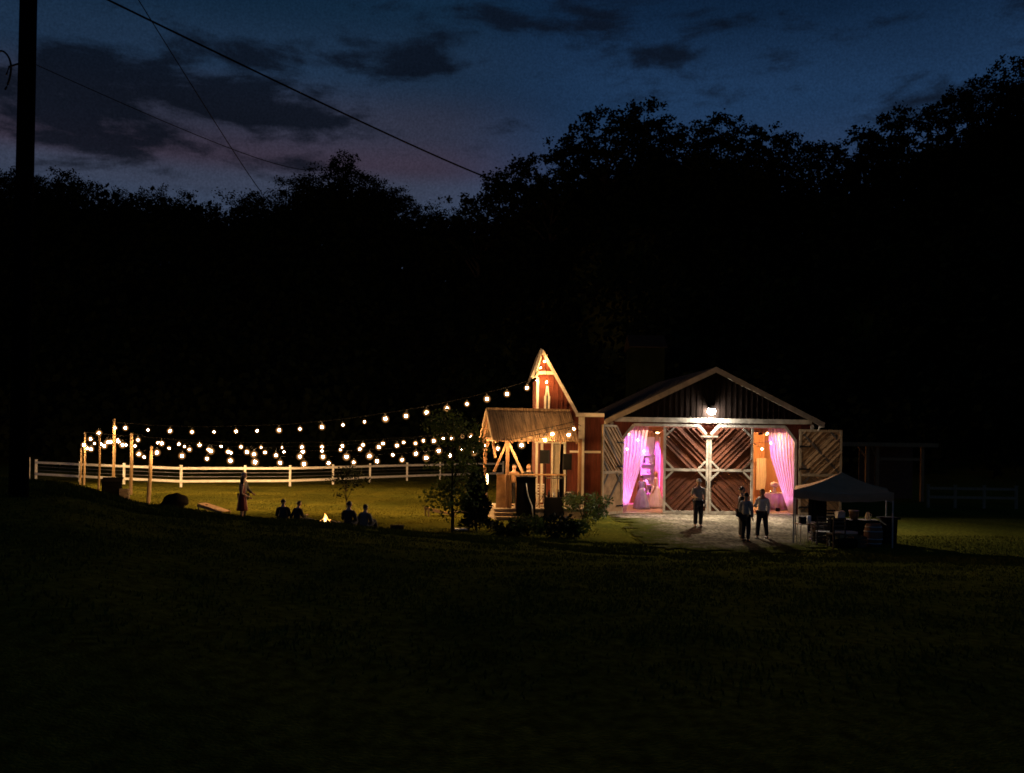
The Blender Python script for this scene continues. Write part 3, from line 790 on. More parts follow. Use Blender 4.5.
# the two closed middle doors
def mid_door(a0, a1, hinge):
    w = a1 - a0; h = zt - .06; zm = .06 + h * .495
    d = MB(); yb = -.02
    clipc = .44
    inner = [(a0 + .05, zm + .04), (a1 - .05, zm + .04), (a1 - .05, h), (a0 + .05, h)]
    lower = [(a0 + .05, .14), (a1 - .05, .14), (a1 - .05, zm), (a0 + .05, zm)]
    if hinge < 0: inner = clip(inner, .75, .66, .75 * (a1 - .05) + .66 * (h - .42))
    else: inner = clip(inner, -.75, .66, -.75 * (a0 + .05) + .66 * (h - .42))
    A = -PI / 4 if hinge < 0 else PI / 4
    planks(d, inner, A, .165, yb, .05, rg); planks(d, lower, -A, .165, yb, .022, rg)
    o = bbuild(d, 'door', REDD)
    f = MB()
    for (p, q, ww, yy) in [((a0 + .055, .06), (a0 + .055, h - (.0 if hinge < 0 else .40)), .11, -.118), ((a1 - .055, .06), (a1 - .055, h - (.40 if hinge < 0 else .0)), .11, -.118),
                           ((a0 + .11, .12), (a1 - .11, .12), .13, -.116), ((a0 + .11, zm + .02), (a1 - .11, zm + .02), .11, -.116)]:
        tbeam(f, p, q, ww, yy)
    for (x0, s0) in ((a0 + .11, 1), (a1 - .11, -1)):
        for (z0, s1) in ((zm + .075, 1), (zm - .035, -1), (.185, 1)):
            tbeam(f, (x0, z0 + s1 * .33), (x0 + s0 * .33, z0), .075, -.112)
        if (s0 > 0) == (hinge < 0): tbeam(f, (x0, h - .36), (x0 + s0 * .36, h - .02), .075, -.112)
    bbuild(f, 'frame', WHITE, o)
    return o
dL = mid_door(xs['l1'] - .02, xs['c'] - .012, -1); dR = mid_door(xs['c'] + .012, xs['r0'] + .02, 1)
b = MB(); b.bx(xs['c'] - .38, xs['c'] + .38, -.155, -.125, zt - .47, zt - .40); bbuild(b, 'track_bracket', WHITE)
b = MB(); b.box((xs['c'] - .1, -.145, 1.35), (.03, .05, .3)); bbuild(b, 'handle', BLACK, dL)
b = MB(); b.box((xs['c'] + .1, -.145, 1.35), (.03, .05, .3)); bbuild(b, 'handle', BLACK, dR)
# swung-open outer leaves
def leaf(p0, p1, h, c_side, name_m, upper_ang):
    """hinge p0 to free edge p1 (barn local xy); front face is on the -y side of the local frame"""
    p0, p1 = Vector((p0[0], p0[1], 0)), Vector((p1[0], p1[1], 0))
    ex = (p1 - p0); w = ex.length; ex.normalize(); ey = Vector((-ex.y, ex.x, 0))
    M = Matrix(((ex.x, ey.x, 0, p0.x), (ex.y, ey.y, 0, p0.y), (0, 0, 1, .05), (0, 0, 0, 1)))
    zm = h * .47
    full = [(0, 0), (w, 0), (w, h), (0, h)]
    up = [(.02, zm + .05), (w - .02, zm + .05), (w - .02, h - .02), (.02, h - .02)]; lo = [(.02, .05), (w - .02, .05), (w - .02, zm - .05), (.02, zm - .05)]
    if c_side == 'hinge': full = clip(full, -.8, .6, .6 * (h - .6)); up = clip(up, -.8, .6, .6 * (h - .6))
    if c_side == 'free': full = clip(full, .8, .6, .8 * w + .6 * (h - .6)); up = clip(up, .8, .6, .8 * w + .6 * (h - .6))
    d = MB(); planks(d, up, upper_ang, .17, -.001, .04, rg, gap=.011); planks(d, lo, -upper_ang, .17, -.001, .035, rg, gap=.011)
    d.xf(M); o = bbuild(d, 'door', TAN)
    d = MB(); d.prism([(p[0], .0, p[1]) for p in full], (0, .03, 0)); d.xf(M); bbuild(d, 'backing', DARKW, o)
    f = MB()
    for (p, q, ww, yy) in [((.05, 0), (.05, h - (.62 if c_side == 'hinge' else 0)), .10, -.075), ((w - .05, 0), (w - .05, h - (.62 if c_side == 'free' else 0)), .10, -.075),
                           ((.1, .06), (w - .1, .06), .12, -.073), ((.1, zm), (w - .1, zm), .12, -.073), ((.1 + (.45 if c_side == 'hinge' else 0), h - .05), (w - .1 - (.45 if c_side == 'free' else 0), h - .05), .10, -.073)]:
        tbeam(f, p, q, ww, yy, .035)
    f.xf(M); bbuild(f, 'frame', AGED, o)
    f = MB()
    if c_side == 'hinge': segs = [((.12, zm + .1), (w - .12, h - .14)), ((.12, h * .30), (w - .14, .12))] if False else [((w - .12, zm + .1), (.12, h - .6)), ((.12, zm - .12), (w - .12, .14))]
    else: segs = [((w - .12, zm + .10), (.12, h - .14)), ((.12, .14), (w - .12, zm - .12)), ((w - .5, h - .1), (w - .1, h - .55)), ((.1, zm + .5), (.45, zm + .08)), ((w - .1, zm - .5), (w - .45, zm - .08)), ((.1, zm - .5), (.45, zm - .08))]
    for p, q in segs: tbeam(f, p, q, .09, -.071, .03)
    f.xf(M); bbuild(f, 'brace', DARKW, o)
    for hz_ in (.35, zm + .25, h - .75):
        a_, b_ = (.02, .5) if c_side != 'free' else (w - .5, w - .02)
        f = MB(); f.bx(a_, b_, -.088, -.078, hz_ - .03, hz_ + .03); f.tube([((a_ if c_side != 'free' else b_), -.085, hz_ - .07), ((a_ if c_side != 'free' else b_), -.085, hz_ + .07)], .018, 8)
        f.xf(M); bbuild(f, 'hinge', BLACK, o)
    return o
BI = BP.M.inverted()
def ray_at_dist(px, hinge, wdt, near=True):
    """local xy on sight line column px at distance wdt from hinge (local)"""
    best = None
    for i in range(4000):
        Y = bl.y - 3 + i * .0015
        P = BI @ W(px, 515, Y); P.z = 0
        e = abs((P - Vector((hinge[0], hinge[1], 0))).length - wdt)
        if best is None or e < best[0]: best = (e, P)
    return best[1]
hl = (xs['l0'] - .03, -.09)
# left leaf turned forward and out; its lining faces right and to the viewer
fl = ray_at_dist(600.5, hl, 1.55)
leaf((fl.x, fl.y), hl, zt - .05, 'free', 'l', -PI / 4)
hr = (xs['r1'] + .12, -.10); fr = (B(838, 470)[0] + .02, -.34)
leaf(hr, fr, zt - .12, 'none', 'r', PI / 4)
# gutter end and downspout on the right
b = MB(); b.tube([(BW + .18, -.42, zE - .12), (BW + .12, -.20, zE - .42), (BW - .10, -.10, zE - .80), (BW - .28, -.09, zE - .95), (BW - .30, -.09, .15), (BW - .30, -.22, .08)], .04, 8); bbuild(b, 'downspout', WHITE)

# ---- flood light above the doors
xf_, zf_ = B(710, 410.5)
fl_ = thing('floodlight', 'glaring white floodlight over the middle barn doors', 'floodlight', M=BP.M @ Matrix.Translation((xf_, 0, zf_)))
b = MB(); b.bx(-.09, .09, -.06, -.03, -.10, .06); b.tube([(0, -.05, -.02), (0, -.16, .03)], .03, 8); b.build('bracket', GREYM, fl_, world=False)
Mh = Matrix.Translation((0, -.25, .03))
b = MB(); b.lathe([(.03, .13), (.10, .11), (.19, .06), (.20, .035), (.19, .035), (.09, .09)], n=22).xf(Mh); hd = b.build('lamp_head', GREYM, fl_, world=False)
b = MB(); b.lathe([(.10, .03), (.155, -.02), (.168, -.08), (.145, -.15), (.08, -.20), (.001, -.215)], n=22).xf(Mh); b.build('lens', FLOOD, hd, world=False)
l = lamp('flood_beam', 'SPOT', fl_, FRAME[fl_.name] @ Vector((0, -.50, -.25)), 6200, (1, .85, .66), .09, spot_size=math.radians(142), spot_blend=1.0)
aim(l, FRAME[fl_.name] @ Vector((0, -4.3, -4.1)))

# ---- curtains
def curtain(label, edge_o, edge_i, ydep, pl, name='curtain'):
    """edge_o/edge_i: lists of (px,py) from top to bottom in the photo, at barn depth ydep"""
    o = thing(name, label, 'curtain', M=BP.M)
    n, m = 70, 40; b = MB(); rows = []
    def samp(tab, q):
        k = q * (len(tab) - 1); i = min(int(k), len(tab) - 2); f = k - i
        f = f * f * (3 - 2 * f) * .5 + f * .5
        return (tab[i][0] + (tab[i + 1][0] - tab[i][0]) * f, tab[i][1] + (tab[i + 1][1] - tab[i][1]) * f)
    for j in range(m + 1):
        q = j / m; A = B(*samp(edge_o, q), off=ydep); C = B(*samp(edge_i, q), off=ydep); row = []
        wdt = abs(C[0] - A[0])
        for i in range(n + 1):
            s = i / n; a = A[0] + (C[0] - A[0]) * s; z = A[1] + (C[1] - A[1]) * s - (.05 * math.sin(PI * s) * q)
            amp = .055 * (1 - .35 * q)
            y = ydep + amp * math.sin(s * pl * 2 * PI + .8 * math.sin(q * 2.4 + s * 5)) + .03 * noise.noise(Vector((s * 6, q * 3, ydep)))
            row.append(b.bm.verts.new((a, y, z)))
        rows.append(row)
    for r0, r1 in zip(rows, rows[1:]):
        for i in range(n): f = b.bm.faces.new((r0[i], r0[i + 1], r1[i + 1], r1[i])); f.smooth = True
    b.build('drape', SHEER, o, world=False, recalc=False)
    b = MB(); A = B(*edge_o[0], off=ydep); C = B(*edge_i[0], off=ydep); b.tube([(A[0], ydep, A[1] + .02), (C[0], ydep, C[1] + .02)], .018, 8); b.build('rod', GREYM, o, world=False)
    return o
curtain('pale sheer curtain glowing pink, gathered to the left of the left barn doorway', [(621, 423), (621, 450), (621, 480), (620.5, 511)], [(649, 423), (645.5, 452), (635, 484), (626.5, 511)], .55, 8)
curtain('pale sheer curtain glowing pink, gathered to the right of the right barn doorway', [(795.5, 427), (796, 455), (796, 485), (796, 514)], [(767, 427), (771, 458), (780, 487), (789.5, 514)], .55, 9)
# cream door curtain at the back on the right
b = MB(); A = B(756.5, 458, YI - .3); C = B(768, 490, YI - .3)
rows = []
for j in range(9):
    rows.append([b.bm.verts.new((A[0] + (C[0] - A[0]) * i / 20 * (1 - .25 * (j / 8) * (i / 20)), YI - .3 + .04 * math.sin(i * 1.9), A[1] + (C[1] - A[1]) * j / 8)) for i in range(21)])
for r0, r1 in zip(rows, rows[1:]):
    for i in range(20): f = b.bm.faces.new((r0[i], r0[i + 1], r1[i + 1], r1[i])); f.smooth = True
o = b.build('curtain', CREAM, None, recalc=False); o.matrix_world = BP.M
tag(o, 'small cream drape hanging at the back of the right doorway', 'curtain')

# ---- inside furniture
# hutch in the left doorway
hp = BP.M @ Vector((B(650, 470, 5.4)[0], 5.5, .1))
hut = thing('hutch', 'white shelf unit lit magenta at the back of the left doorway', 'shelf unit', hp, math.atan2(BP.ex.y, BP.ex.x))
hw, hh = .95, B(650, 438, 5.5)[1] - .1
b = MB(); b.bx(-hw / 2, -hw / 2 + .04, -.2, .2, 0, hh); b.bx(hw / 2 - .04, hw / 2, -.2, .2, 0, hh); b.bx(-hw / 2 + .042, hw / 2 - .042, .17, .2, 0, hh); b.bx(-hw / 2, hw / 2, -.22, .22, hh + .002, hh + .05); b.build('carcass', PAPER, hut, world=False)
for z in (.5, .95, 1.45, 1.95, 2.4):
    if z < hh - .1:
        b = MB(); b.bx(-hw / 2 + .045, hw / 2 - .045, -.2, .165, z, z + .03); b.build('shelf', PAPER, hut, world=False)
q = 0
SHELF_ITEMS = [('vase', .5, -.28), ('bottle', .5, .05), ('jar', .95, -.18), ('vase', .95, .26), ('jar', 1.45, .0), ('bottle', 1.95, -.25), ('vase', 1.95, .2), ('jar', 1.45, .3)]
SHN = {.5: 'bottom', .95: 'second', 1.45: 'third', 1.95: 'fourth'}
for kd, z, x in SHELF_ITEMS:
    if z > hh - .3: continue
    b = MB()
    pr = dict(vase=[(.05, 0), (.08, .08), (.09, .16), (.05, .25), (.035, .3), (.05, .33)], bottle=[(.045, 0), (.045, .2), (.018, .27), (.018, .34)], jar=[(.07, 0), (.08, .04), (.08, .17), (.055, .2), (.06, .22)])[kd]
    b.lathe(pr, n=12); o = b.build(kd, PAPER if kd != 'bottle' else GLASS, None)
    o.matrix_world = hut.matrix_world @ Matrix.Translation((x, 0, z + .031))
    side = 'left' if x < -.1 else ('right' if x > .1 else 'middle')
    tag(o, f'small {kd} on the {SHN[z]} shelf of the magenta-lit shelf unit, at its {side}', kd, 'ornaments on the shelf unit')
# round table with cloth in the right doorway
def clothed_table(label, px, py, yd, r, h, name='banquet_table'):
    p = BP.M @ Vector((B(px, py, yd)[0], yd, .1))
    t = thing(name, label, 'table', p)
    b = MB(); b.lathe([(r - .01, h - .03), (r, h - .015), (r - .01, h)], n=28); b.lathe([(.26, .0), (.26, .02), (.03, .05), (.03, h - .035)], n=14); b.build('tabletop', AGED, t, world=False)
    c = MB(); c.lathe([(r * 1.12, .03), (r * 1.08, .3), (r * 1.03, h - .06), (r + .006, h + .004), (.01, h + .006)], n=84, wob=.035, folds=14); o = c.build('tablecloth', CLOTHP, None)
    o.location = p; tag(o, 'purple-lit cloth over the ' + label, 'tablecloth')
    return p + Vector((0, 0, h + .008))
tp = clothed_table('round table inside the right barn doorway', 777, 500, 2.6, .62, .76)
vz = thing('centrepiece', 'white flower centrepiece with foliage on the table in the right doorway', 'centrepiece', tp + Vector((-.12, 0, 0)))
b = MB(); b.lathe([(.07, 0), (.09, .1), (.06, .2), (.075, .25)], n=14); b.build('vase', PAPER, vz, world=False)
b = MB()
b.ball((0, 0, .36), .19, 22, (1, 1, .75))
for v in b.bm.verts: v.co += (v.co - Vector((0, 0, .36))).normalized() * .07 * noise.noise(v.co * 14)
b.build('bouquet', BRIDE, vz, world=False)
for i, (dx, dy, lb) in enumerate([(.22, -.22, 'right'), (-.36, -.2, 'left')]):
    cd = thing('candle', f'small lit candle in a cup on the {lb} of the doorway table', 'candle', tp + Vector((dx, dy, 0)))
    b = MB(); b.lathe([(.03, 0), (.04, .07), (.036, .07), (.028, .01)], n=12); b.build('cup', GLASS, cd, world=False)
    b = MB(); b.lathe([(.001, .05), (.014, .075), (.001, .12)], n=8); b.build('flame', FLAMEC, cd, world=False)
# left doorway table with satin cloth
# guests inside
pw = BP.M @ Vector((B(655.5, 500, 2.6)[0], 2.6, .1))
person('woman with long fair hair in white gown inside the left doorway', pw, face_to(pw, BP.M @ Vector((xs['l0'], 3.4, 0))), 1.68, pose=dict(wrR=(-.2, -.3, 1.1), elR=(-.24, -.03, 1.1)),
       top=('bodice', BRIDE, 'none'), legs=None, skirt=(BRIDE, .03, .42), hair=HAIRB, hairstyle='long', female=True)
pw2 = BP.M @ Vector((B(641.5, 500, 1.9)[0], 1.9, .1))
person('woman in slate blue satin gown inside the left doorway beside the curtain', pw2, face_to(pw2, BP.M @ Vector((xs['l1'], 5.5, 0))), 1.52, top=('bodice', LAV, 'none'), legs=None, skirt=(LAV, .03, .46), hair=HAIRD, hairstyle='bun', female=True)

# ---- lamps inside: ceiling bulbs on a strand and pink uplights
st = thing('festoon_strand', 'short strand of warm bulbs under the barn ceiling seen through both doorways', 'string lights', M=BP.M)
gl = MB(); gl.ball((0, 0, 0), .06, 10); glm = gl.mesh('indoor_bulb'); glm.materials.append(WARMB)
pts = []
for (px, py, yd) in [(629, 434, 1.3), (638, 440, 2.0), (648, 428.5, 1.2), (658, 432.3, 1.7), (627, 449, 3.2), (644, 451.5, 2.8), (767.5, 433, 1.0), (771, 443, 1.6), (752.5, 444.5, 2.6), (762, 449, 4.0)]:
    a, z = B(px, py, yd); pts.append((a, yd, z))
for p in pts:
    o = bpy.data.objects.new('bulb', glm); COL.objects.link(o); o.parent = st; o.location = p
b = MB()
for grp in (pts[:6], pts[6:]):
    g2 = sorted(grp, key=lambda p: p[1])
    b.tube([(p[0], p[1], p[2] + .07) for p in g2], .008, 5)
    for p in g2: b.tube([(p[0], p[1], p[2] + .05), (p[0], p[1], zE - .3)], .004, 4)
b.build('cable', BLACK, st, world=False)
for nm, x, y, tx, tz, en in [('left', xs['l0'] + .30, 1.3, xs['l0'] + .5, 1.9, 300), ('right', xs['r1'] - .30, 1.3, xs['r1'] - .5, 1.9, 300)]:
    u = thing('uplight', f'small magenta uplight on the floor behind the {nm} curtain', 'lamp', BP.M @ Vector((x, y, .1)))
    b = MB(); b.lathe([(.09, 0), (.1, .02), (.1, .15), (.085, .16), (.08, .12)], n=14); b.build('housing', BLACK, u, world=False)
    b = MB(); b.lathe([(.078, .125), (.04, .13), (.001, .131)], n=14); b.build('lens', PINKL, u, world=False)
    l = lamp('uplight_beam', 'SPOT', u, BP.M @ Vector((x, y, .32)), en, (1, .26, .72), .08, spot_size=2.2, spot_blend=.6)
    aim(l, BP.M @ Vector((tx, .5, tz)))
for nm, x, tx in (('left', xs['l0'] + .9, xs['l0'] + .35), ('right', xs['r1'] - .9, xs['r1'] - .45)):
    u = thing('wash_lamp', f'violet stage lamp under the ceiling washing the {nm} curtain', 'lamp', BP.M @ Vector((x, 2.1, zE - .5)))
    b = MB(); b.lathe([(.06, .12), (.09, .1), (.1, -.06), (.09, -.06)], n=14); b.build('housing', BLACK, u, world=False)
    l = lamp('wash_beam', 'SPOT', u, FRAME[u.name].translation + Vector((0, 0, -.09)), 560, (.82, .22, 1), .08, spot_size=1.3, spot_blend=.6); aim(l, BP.M @ Vector((tx, .5, 2.6)))
# magenta wash lamp hung at the hutch, warm pendant at the right back
u = thing('wash_lamp', 'magenta stage lamp under the ceiling aimed at the back shelf unit', 'lamp', BP.M @ Vector((B(656, 430, 3)[0] + .5, 3.0, zE - .5)))
b = MB(); b.lathe([(.06, .12), (.09, .1), (.1, -.06), (.09, -.06)], n=14); b.build('housing', BLACK, u, world=False)
l = lamp('wash_beam', 'SPOT', u, FRAME[u.name].translation + Vector((0, 0, -.09)), 2000, (1, .12, .85), .08, spot_size=1.0, spot_blend=.5); aim(l, hp + Vector((0, 0, 1.4)))
u = thing('pendant_lamp', 'warm pendant lamp over the back of the right doorway', 'lamp', BP.M @ Vector((B(760, 440, 4)[0] + .25, 3.8, zE - .5)))
b = MB(); b.lathe([(.03, .12), (.05, .1), (.2, -.02), (.19, -.02)], n=18); b.build('lamp_shade', BLACK, u, world=False)
b = MB(); b.ball((0, 0, -.01), .05, 10); b.build('bulb', WARMB, u, world=False)
l = lamp('pendant_glow', 'POINT', u, FRAME[u.name].translation + Vector((0, 0, -.09)), 520, (1, .50, .18), .06)
u2 = thing('pendant_lamp', 'warm pendant lamp added under the ceiling to light the left doorway', 'lamp', BP.M @ Vector((B(652, 440, 3)[0] - .1, 1.5, zE - .5)))  # added lamp, set forward to light the front of the white gown
b = MB(); b.lathe([(.03, .12), (.05, .1), (.2, -.02), (.19, -.02)], n=18); b.build('lamp_shade', BLACK, u2, world=False)
b = MB(); b.ball((0, 0, -.01), .05, 10); b.build('bulb', WARMB, u2, world=False)
l = lamp('pendant_glow', 'POINT', u2, FRAME[u2.name].translation + Vector((0, 0, -.09)), 300, (1, .50, .38), .06)

# ================================================================ ANNEX with the steep gable
YA = bl.y - .4
al = W(534.5, 500, YA); ar = W(604, 500, YA + .05); AP = Plane(al, ar)
an = thing('red_annex', 'narrow red shed with steep white-trimmed gable left of the barn', 'shed', M=AP.M)
def A_(px, py, off=0.0): return AP.at(px, py, off)
def abuild(b, n, m, p=None): return b.build(n, m, p or an, world=False)
xl, zl = A_(537, 377); xp, zp = A_(541.5, 350); xr, zr = A_(576, 413.5); xw, zw = A_(604, 415.5)
AD = 4.5
dx0, dx1 = A_(553, 470)[0], A_(563.5, 470)[0]; dzt = A_(558, 444)[1]
b = MB()
b.bx(xl, dx0, 0, .12, 0, dzt); b.bx(dx1, xw, 0, .12, 0, dzt)
b.prism([(xl, 0, dzt), (xw, 0, dzt), (xw, 0, zr - .05), (xr, 0, zr), (xp, 0, zp), (xl, 0, zl)], (0, .12, 0))
x = xl + .1
while x < xw - .05:
    top = (zl + (zp - zl) * (x - xl) / (xp - xl)) if x < xp else ((zp + (zr - zp) * (x - xp) / (xr - xp)) if x < xr else zr - .06)
    lo = dzt + .1 if dx0 - .1 < x < dx1 + .1 else 0
    b.bx(x - .02, x + .02, -.025, -.001, lo, top - .04); x += .2
abuild(b, 'wall', RED)
b = MB(); b.bx(xl, xl + .12, .122, AD, 0, zl); b.bx(xw - .12, xw, .122, AD, 0, zr - .1); b.prism([(xl + .121, AD, 0), (xw - .121, AD, 0), (xw - .121, AD, zr - .1), (xr, AD, zr), (xp, AD, zp), (xl + .121, AD, zl)], (0, .12, 0)); abuild(b, 'wall', RED)
b = MB(); ovr = .42
def slab(m_, p, q, y0, y1, t):
    d = (Vector(q) - Vector(p)).normalized(); n = Vector((-d.z, 0, d.x)) * t
    p, q = Vector((p[0], y0, p[2])), Vector((q[0], y0, q[2])); m_.prism([p, q, q + n, p + n], (0, y1 - y0, 0))
el_ = A_(532.3, 377.5, -ovr); slab(b, (el_[0], 0, el_[1] + .02), (xp, 0, zp + .03), -ovr, AD + .3, .06)
slab(b, (xp, 0, zp + .03), (xr + .06, 0, zr + .0), -ovr * .35, AD + .3, .06); slab(b, (xr + .06, 0, zr + .005), (xw - .01, 0, zr - .03), -.2, AD + .3, .06)
ro = abuild(b, 'roof', ROOFD)
GW = mat('gable_trim', (.74, .66, .52), .7, .15, 4)
b = MB()
def abar(p, q, w, y, t=.04): b.prism(bar(Vector((p[0], y, p[1])), Vector((q[0], y, q[1])), w), (0, t, 0))
abar((el_[0], el_[1]), (xp - .0, zp - .02), .12, -ovr - .045); abar((xp, zp - .02), (xr + .05, zr - .03), .13, -ovr * .35 - .045); abar((xl - .02, zl - .02), (xp - .02, zp - .16), .09, -.07)
abuild(b, 'rake_board', GW)
b = MB(); b.prism([(el_[0] + .03, -ovr + .01, el_[1] - .02), (xl - .002, -ovr + .01, zl + .02), (xl - .002, -.03, zl + .02), (el_[0] + .03, -.03, el_[1] - .02)], (0, 0, .02)); abuild(b, 'soffit', GW)
b = MB(); zt_ = A_(548, 373)[1]; b.bx(xl + .02, A_(556, 373)[0], -.075, -.03, zt_ - .06, zt_ + .07)
abuild(b, 'collar_trim', GW)
b = MB(); b.bx(xr - .02, xw - .01, -.24, -.2, zr - .14, zr + .02); abuild(b, 'fascia', GW)
b = MB(); pc = A_(581, 460)[0]; b.bx(pc - .13, pc + .13, -.10, -.03, 0, zr - .15); abuild(b, 'corner_board', GW)
b = MB(); b.bx(xl - .015, xl + .09, -.07, -.03, 0, zl - .02); abuild(b, 'corner_board', GW)
b = MB(); zb_ = A_(590, 452)[1]; b.bx(pc + .135, xw - .02, -.06, -.03, zb_ - .04, zb_ + .05); b.bx(xr - .25, pc - .135, -.06, -.03, zb_ - .04, zb_ + .05); abuild(b, 'band_trim', GW)
# doorway with frame and hanging curtain
b = MB(); b.bx(dx0 - .09, dx0, -.07, -.03, 0, dzt + .09); b.bx(dx1, dx1 + .09, -.07, -.03, 0, dzt + .09); b.bx(dx0, dx1, -.07, -.03, dzt, dzt + .1); abuild(b, 'door_frame', GW)
b = MB(); b.bx(A_(540.5, 460)[0], A_(543, 460)[0], -.07, -.03, .5, dzt + .02); b.bx(A_(534.5, 446)[0], dx0 - .1, -.065, -.03, dzt + .03, dzt + .1); abuild(b, 'wall_trim', GW)
# narrow pointed window high in the gable
w0, z0 = A_(544, 409); w1, z1 = A_(550, 396)
b = MB(); wm = (w0 + w1) / 2
b.bx(w0, w0 + .09, -.075, -.03, z0 - .25, z1); b.bx(w1 - .09, w1, -.075, -.03, z0 - .25, z1)
zt2 = A_(547, 386)[1]
b.prism(bar(Vector((w0 + .06, -.072, z1)), Vector((wm, -.072, zt2)), .07), (0, .04, 0)); b.prism(bar(Vector((w1 - .06, -.07, z1)), Vector((wm, -.07, zt2)), .07), (0, .038, 0))
wn = abuild(b, 'window', GW)
b = MB(); b.prism([(w0 + .09, -.035, z0 - .25), (w1 - .09, -.035, z0 - .25), (w1 - .09, -.035, z1), (wm, -.035, zt2 - .05), (w0 + .09, -.035, z1)], (0, .006, 0)); abuild(b, 'pane', GLASS, wn)
b = MB(); rows = []
for j in range(12):
    q = j / 11; sag = abs(q - .55)
    rows.append([b.bm.verts.new((dx0 + .03 + (.55 + .2 * sag) * i / 16 * (dx1 - dx0), .06 + .03 * math.sin(i * 2.0), dzt - .02 - q * (dzt - .12))) for i in range(17)])
for r0, r1 in zip(rows, rows[1:]):
    for i in range(16): f = b.bm.faces.new((r0[i], r0[i + 1], r1[i + 1], r1[i])); f.smooth = True
o = b.build('curtain', CREAM, None, recalc=False); o.matrix_world = AP.M; tag(o, 'cream curtain tied in the shed doorway behind the pavilion', 'curtain')

# ================================================================ PAVILION
YP = 39.6
pl_ = W(494, 500, YP); pr_ = W(581, 500, YP + .75); PP = Plane(pl_, pr_)
pv = thing('pavilion', 'timber pavilion with rusty corrugated roof in front of the red shed', 'pavilion', M=PP.M)
def P_(px, py, off=0.0): return PP.at(px, py, off)
def pb(b, n, m, p=None): return b.build(n, m, p or pv, world=False)
PWd = PP.w; ze = P_(520, 441)[1]; DEP = 2.5; dk = .42
rg2 = random.Random(11)
def post(x, y, top): 
    b = MB(); b.bx(x - .06, x + .06, y - .06, y + .06, 0, top); return pb(b, 'post', PAVW)
x1 = P_(507.5, 470)[0]
post(x1, .03, ze - .02); post(PWd - .05, .06, ze - .02); post(.06, DEP, ze - .02); post(PWd - .05, DEP, ze - .02)
b = MB(); b.bx(.0, PWd, -.06, .06, ze - .02, ze + .12); b.bx(.0, PWd, DEP - .06, DEP + .06, ze - .02, ze + .12); b.bx(0, .12, .062, DEP - .062, ze - .02, ze + .12); b.bx(PWd - .12, PWd, .062, DEP - .062, ze - .02, ze + .12); pb(b, 'beam', PAVW)
b = MB()
for (p, q) in [((x1 + .05, ze - .1), (P_(523, 473)[0], P_(523, 473)[1]))]:
    b.beam((p[0], .03, p[1]), (q[0], .03, q[1]), .09, .09)
pb(b, 'brace', mat('brace_pale', (.42, .30, .17), .8, .2)); b = MB(); b.beam((x1 - .05, .03, ze - .1), (P_(494, 472)[0], .03, P_(494, 472)[1]), .08, .08); pb(b, 'brace', PAVW)
b = MB(); b.beam((.06, .12, ze - .7), (.06, .75, ze - .04), .08, .08); pb(b, 'brace', PAVW); b = MB(); b.beam((.06, DEP - .1, ze - .7), (.06, DEP - .75, ze - .04), .08, .08); pb(b, 'brace', PAVW)
# corrugated roof: front slope from eave to ridge, ridge at mid depth
zr_ = P_(530, 410.5, DEP / 2)[1]; x0r = P_(486.8, 410, DEP / 2)[0]; x1r = P_(579.5, 441, -.3)[0]
def corrug(y0, z0, y1, z1):
    b = MB(); n = 190; rows = []
    for j in (0, .33, .66, 1.0):
        rows.append([])
        for i in range(n + 1):
            x = x0r + (x1r - x0r) * i / n; h = .018 * math.sin(i * 2 * PI / 5)
            rows[-1].append((x, y0 + (y1 - y0) * j, z0 + (z1 - z0) * j + h))
    V = [[b.bm.verts.new(p) for p in r] for r in rows]
    for r0, r1 in zip(V, V[1:]):
        for i in range(n): f = b.bm.faces.new((r0[i], r0[i + 1], r1[i + 1], r1[i])); f.smooth = True
    b2 = b; return pb(b2, 'roof', STEEL)
zed = P_(530, 442, -.3)[1]
corrug(-.3, zed + .04, DEP / 2, zr_); corrug(DEP + .3, zed + .04, DEP / 2, zr_)
b = MB(); b.beam((x0r - .02, DEP / 2, zr_ + .03), (x1r, DEP / 2, zr_ + .03), .12, .03, (0, 1, 0)); pb(b, 'ridge_cap', STEEL)
b = MB()
for i in range(6):
    x = x0r + .1 + (x1r - x0r - .2) * i / 5
    b.beam((x, -.26, zed - .02), (x, DEP / 2, zr_ - .07), .05, .09); b.beam((x, DEP + .26, zed - .02), (x, DEP / 2, zr_ - .07), .05, .09)
pb(b, 'rafter', PAVW)
b = MB(); b.beam((x0r - .03, -.32, zed + .02), (x0r - .03, DEP / 2, zr_ - .02), .03, .13); b.beam((x0r - .03, DEP + .32, zed + .02), (x0r - .03, DEP / 2, zr_ - .02), .03, .13); pb(b, 'rake_board', AGED)
# deck and steps
b = MB(); nb_ = 16
for i in range(nb_):
    y = -.35 + (DEP + .45) * i / nb_; b.bx(-.1, PWd + .05, y + .004, y + (DEP + .45) / nb_ - .004, dk - .04, dk)
b.bx(-.05, PWd, -.3, DEP, .0, dk - .045); pb(b, 'deck', DECKW)
for i, (zz, yy) in enumerate(((.28, -.65), (.14, -.95))):
    b = MB(); b.bx(-.1, 1.25, yy, yy + .30, zz - .05, zz); b.bx(-.06, 1.2, yy + .03, yy + .28, .0, zz - .052); pb(b, 'step', AGED)
# rail / bar top
zc_ = P_(530, 474.5)[1]
b = MB(); xb0, xb1 = P_(508, 474)[0], P_(565, 474)[0]
b.bx(xb0, xb1, -.22, .10, zc_ - .03, zc_ + .02)
for i in range(10):
    x = xb0 + .08 + (xb1 - xb0 - .16) * i / 9; b.bx(x - .02, x + .02, -.08, -.04, dk, zc_ - .032)
pb(b, 'bar_rail', TAN)

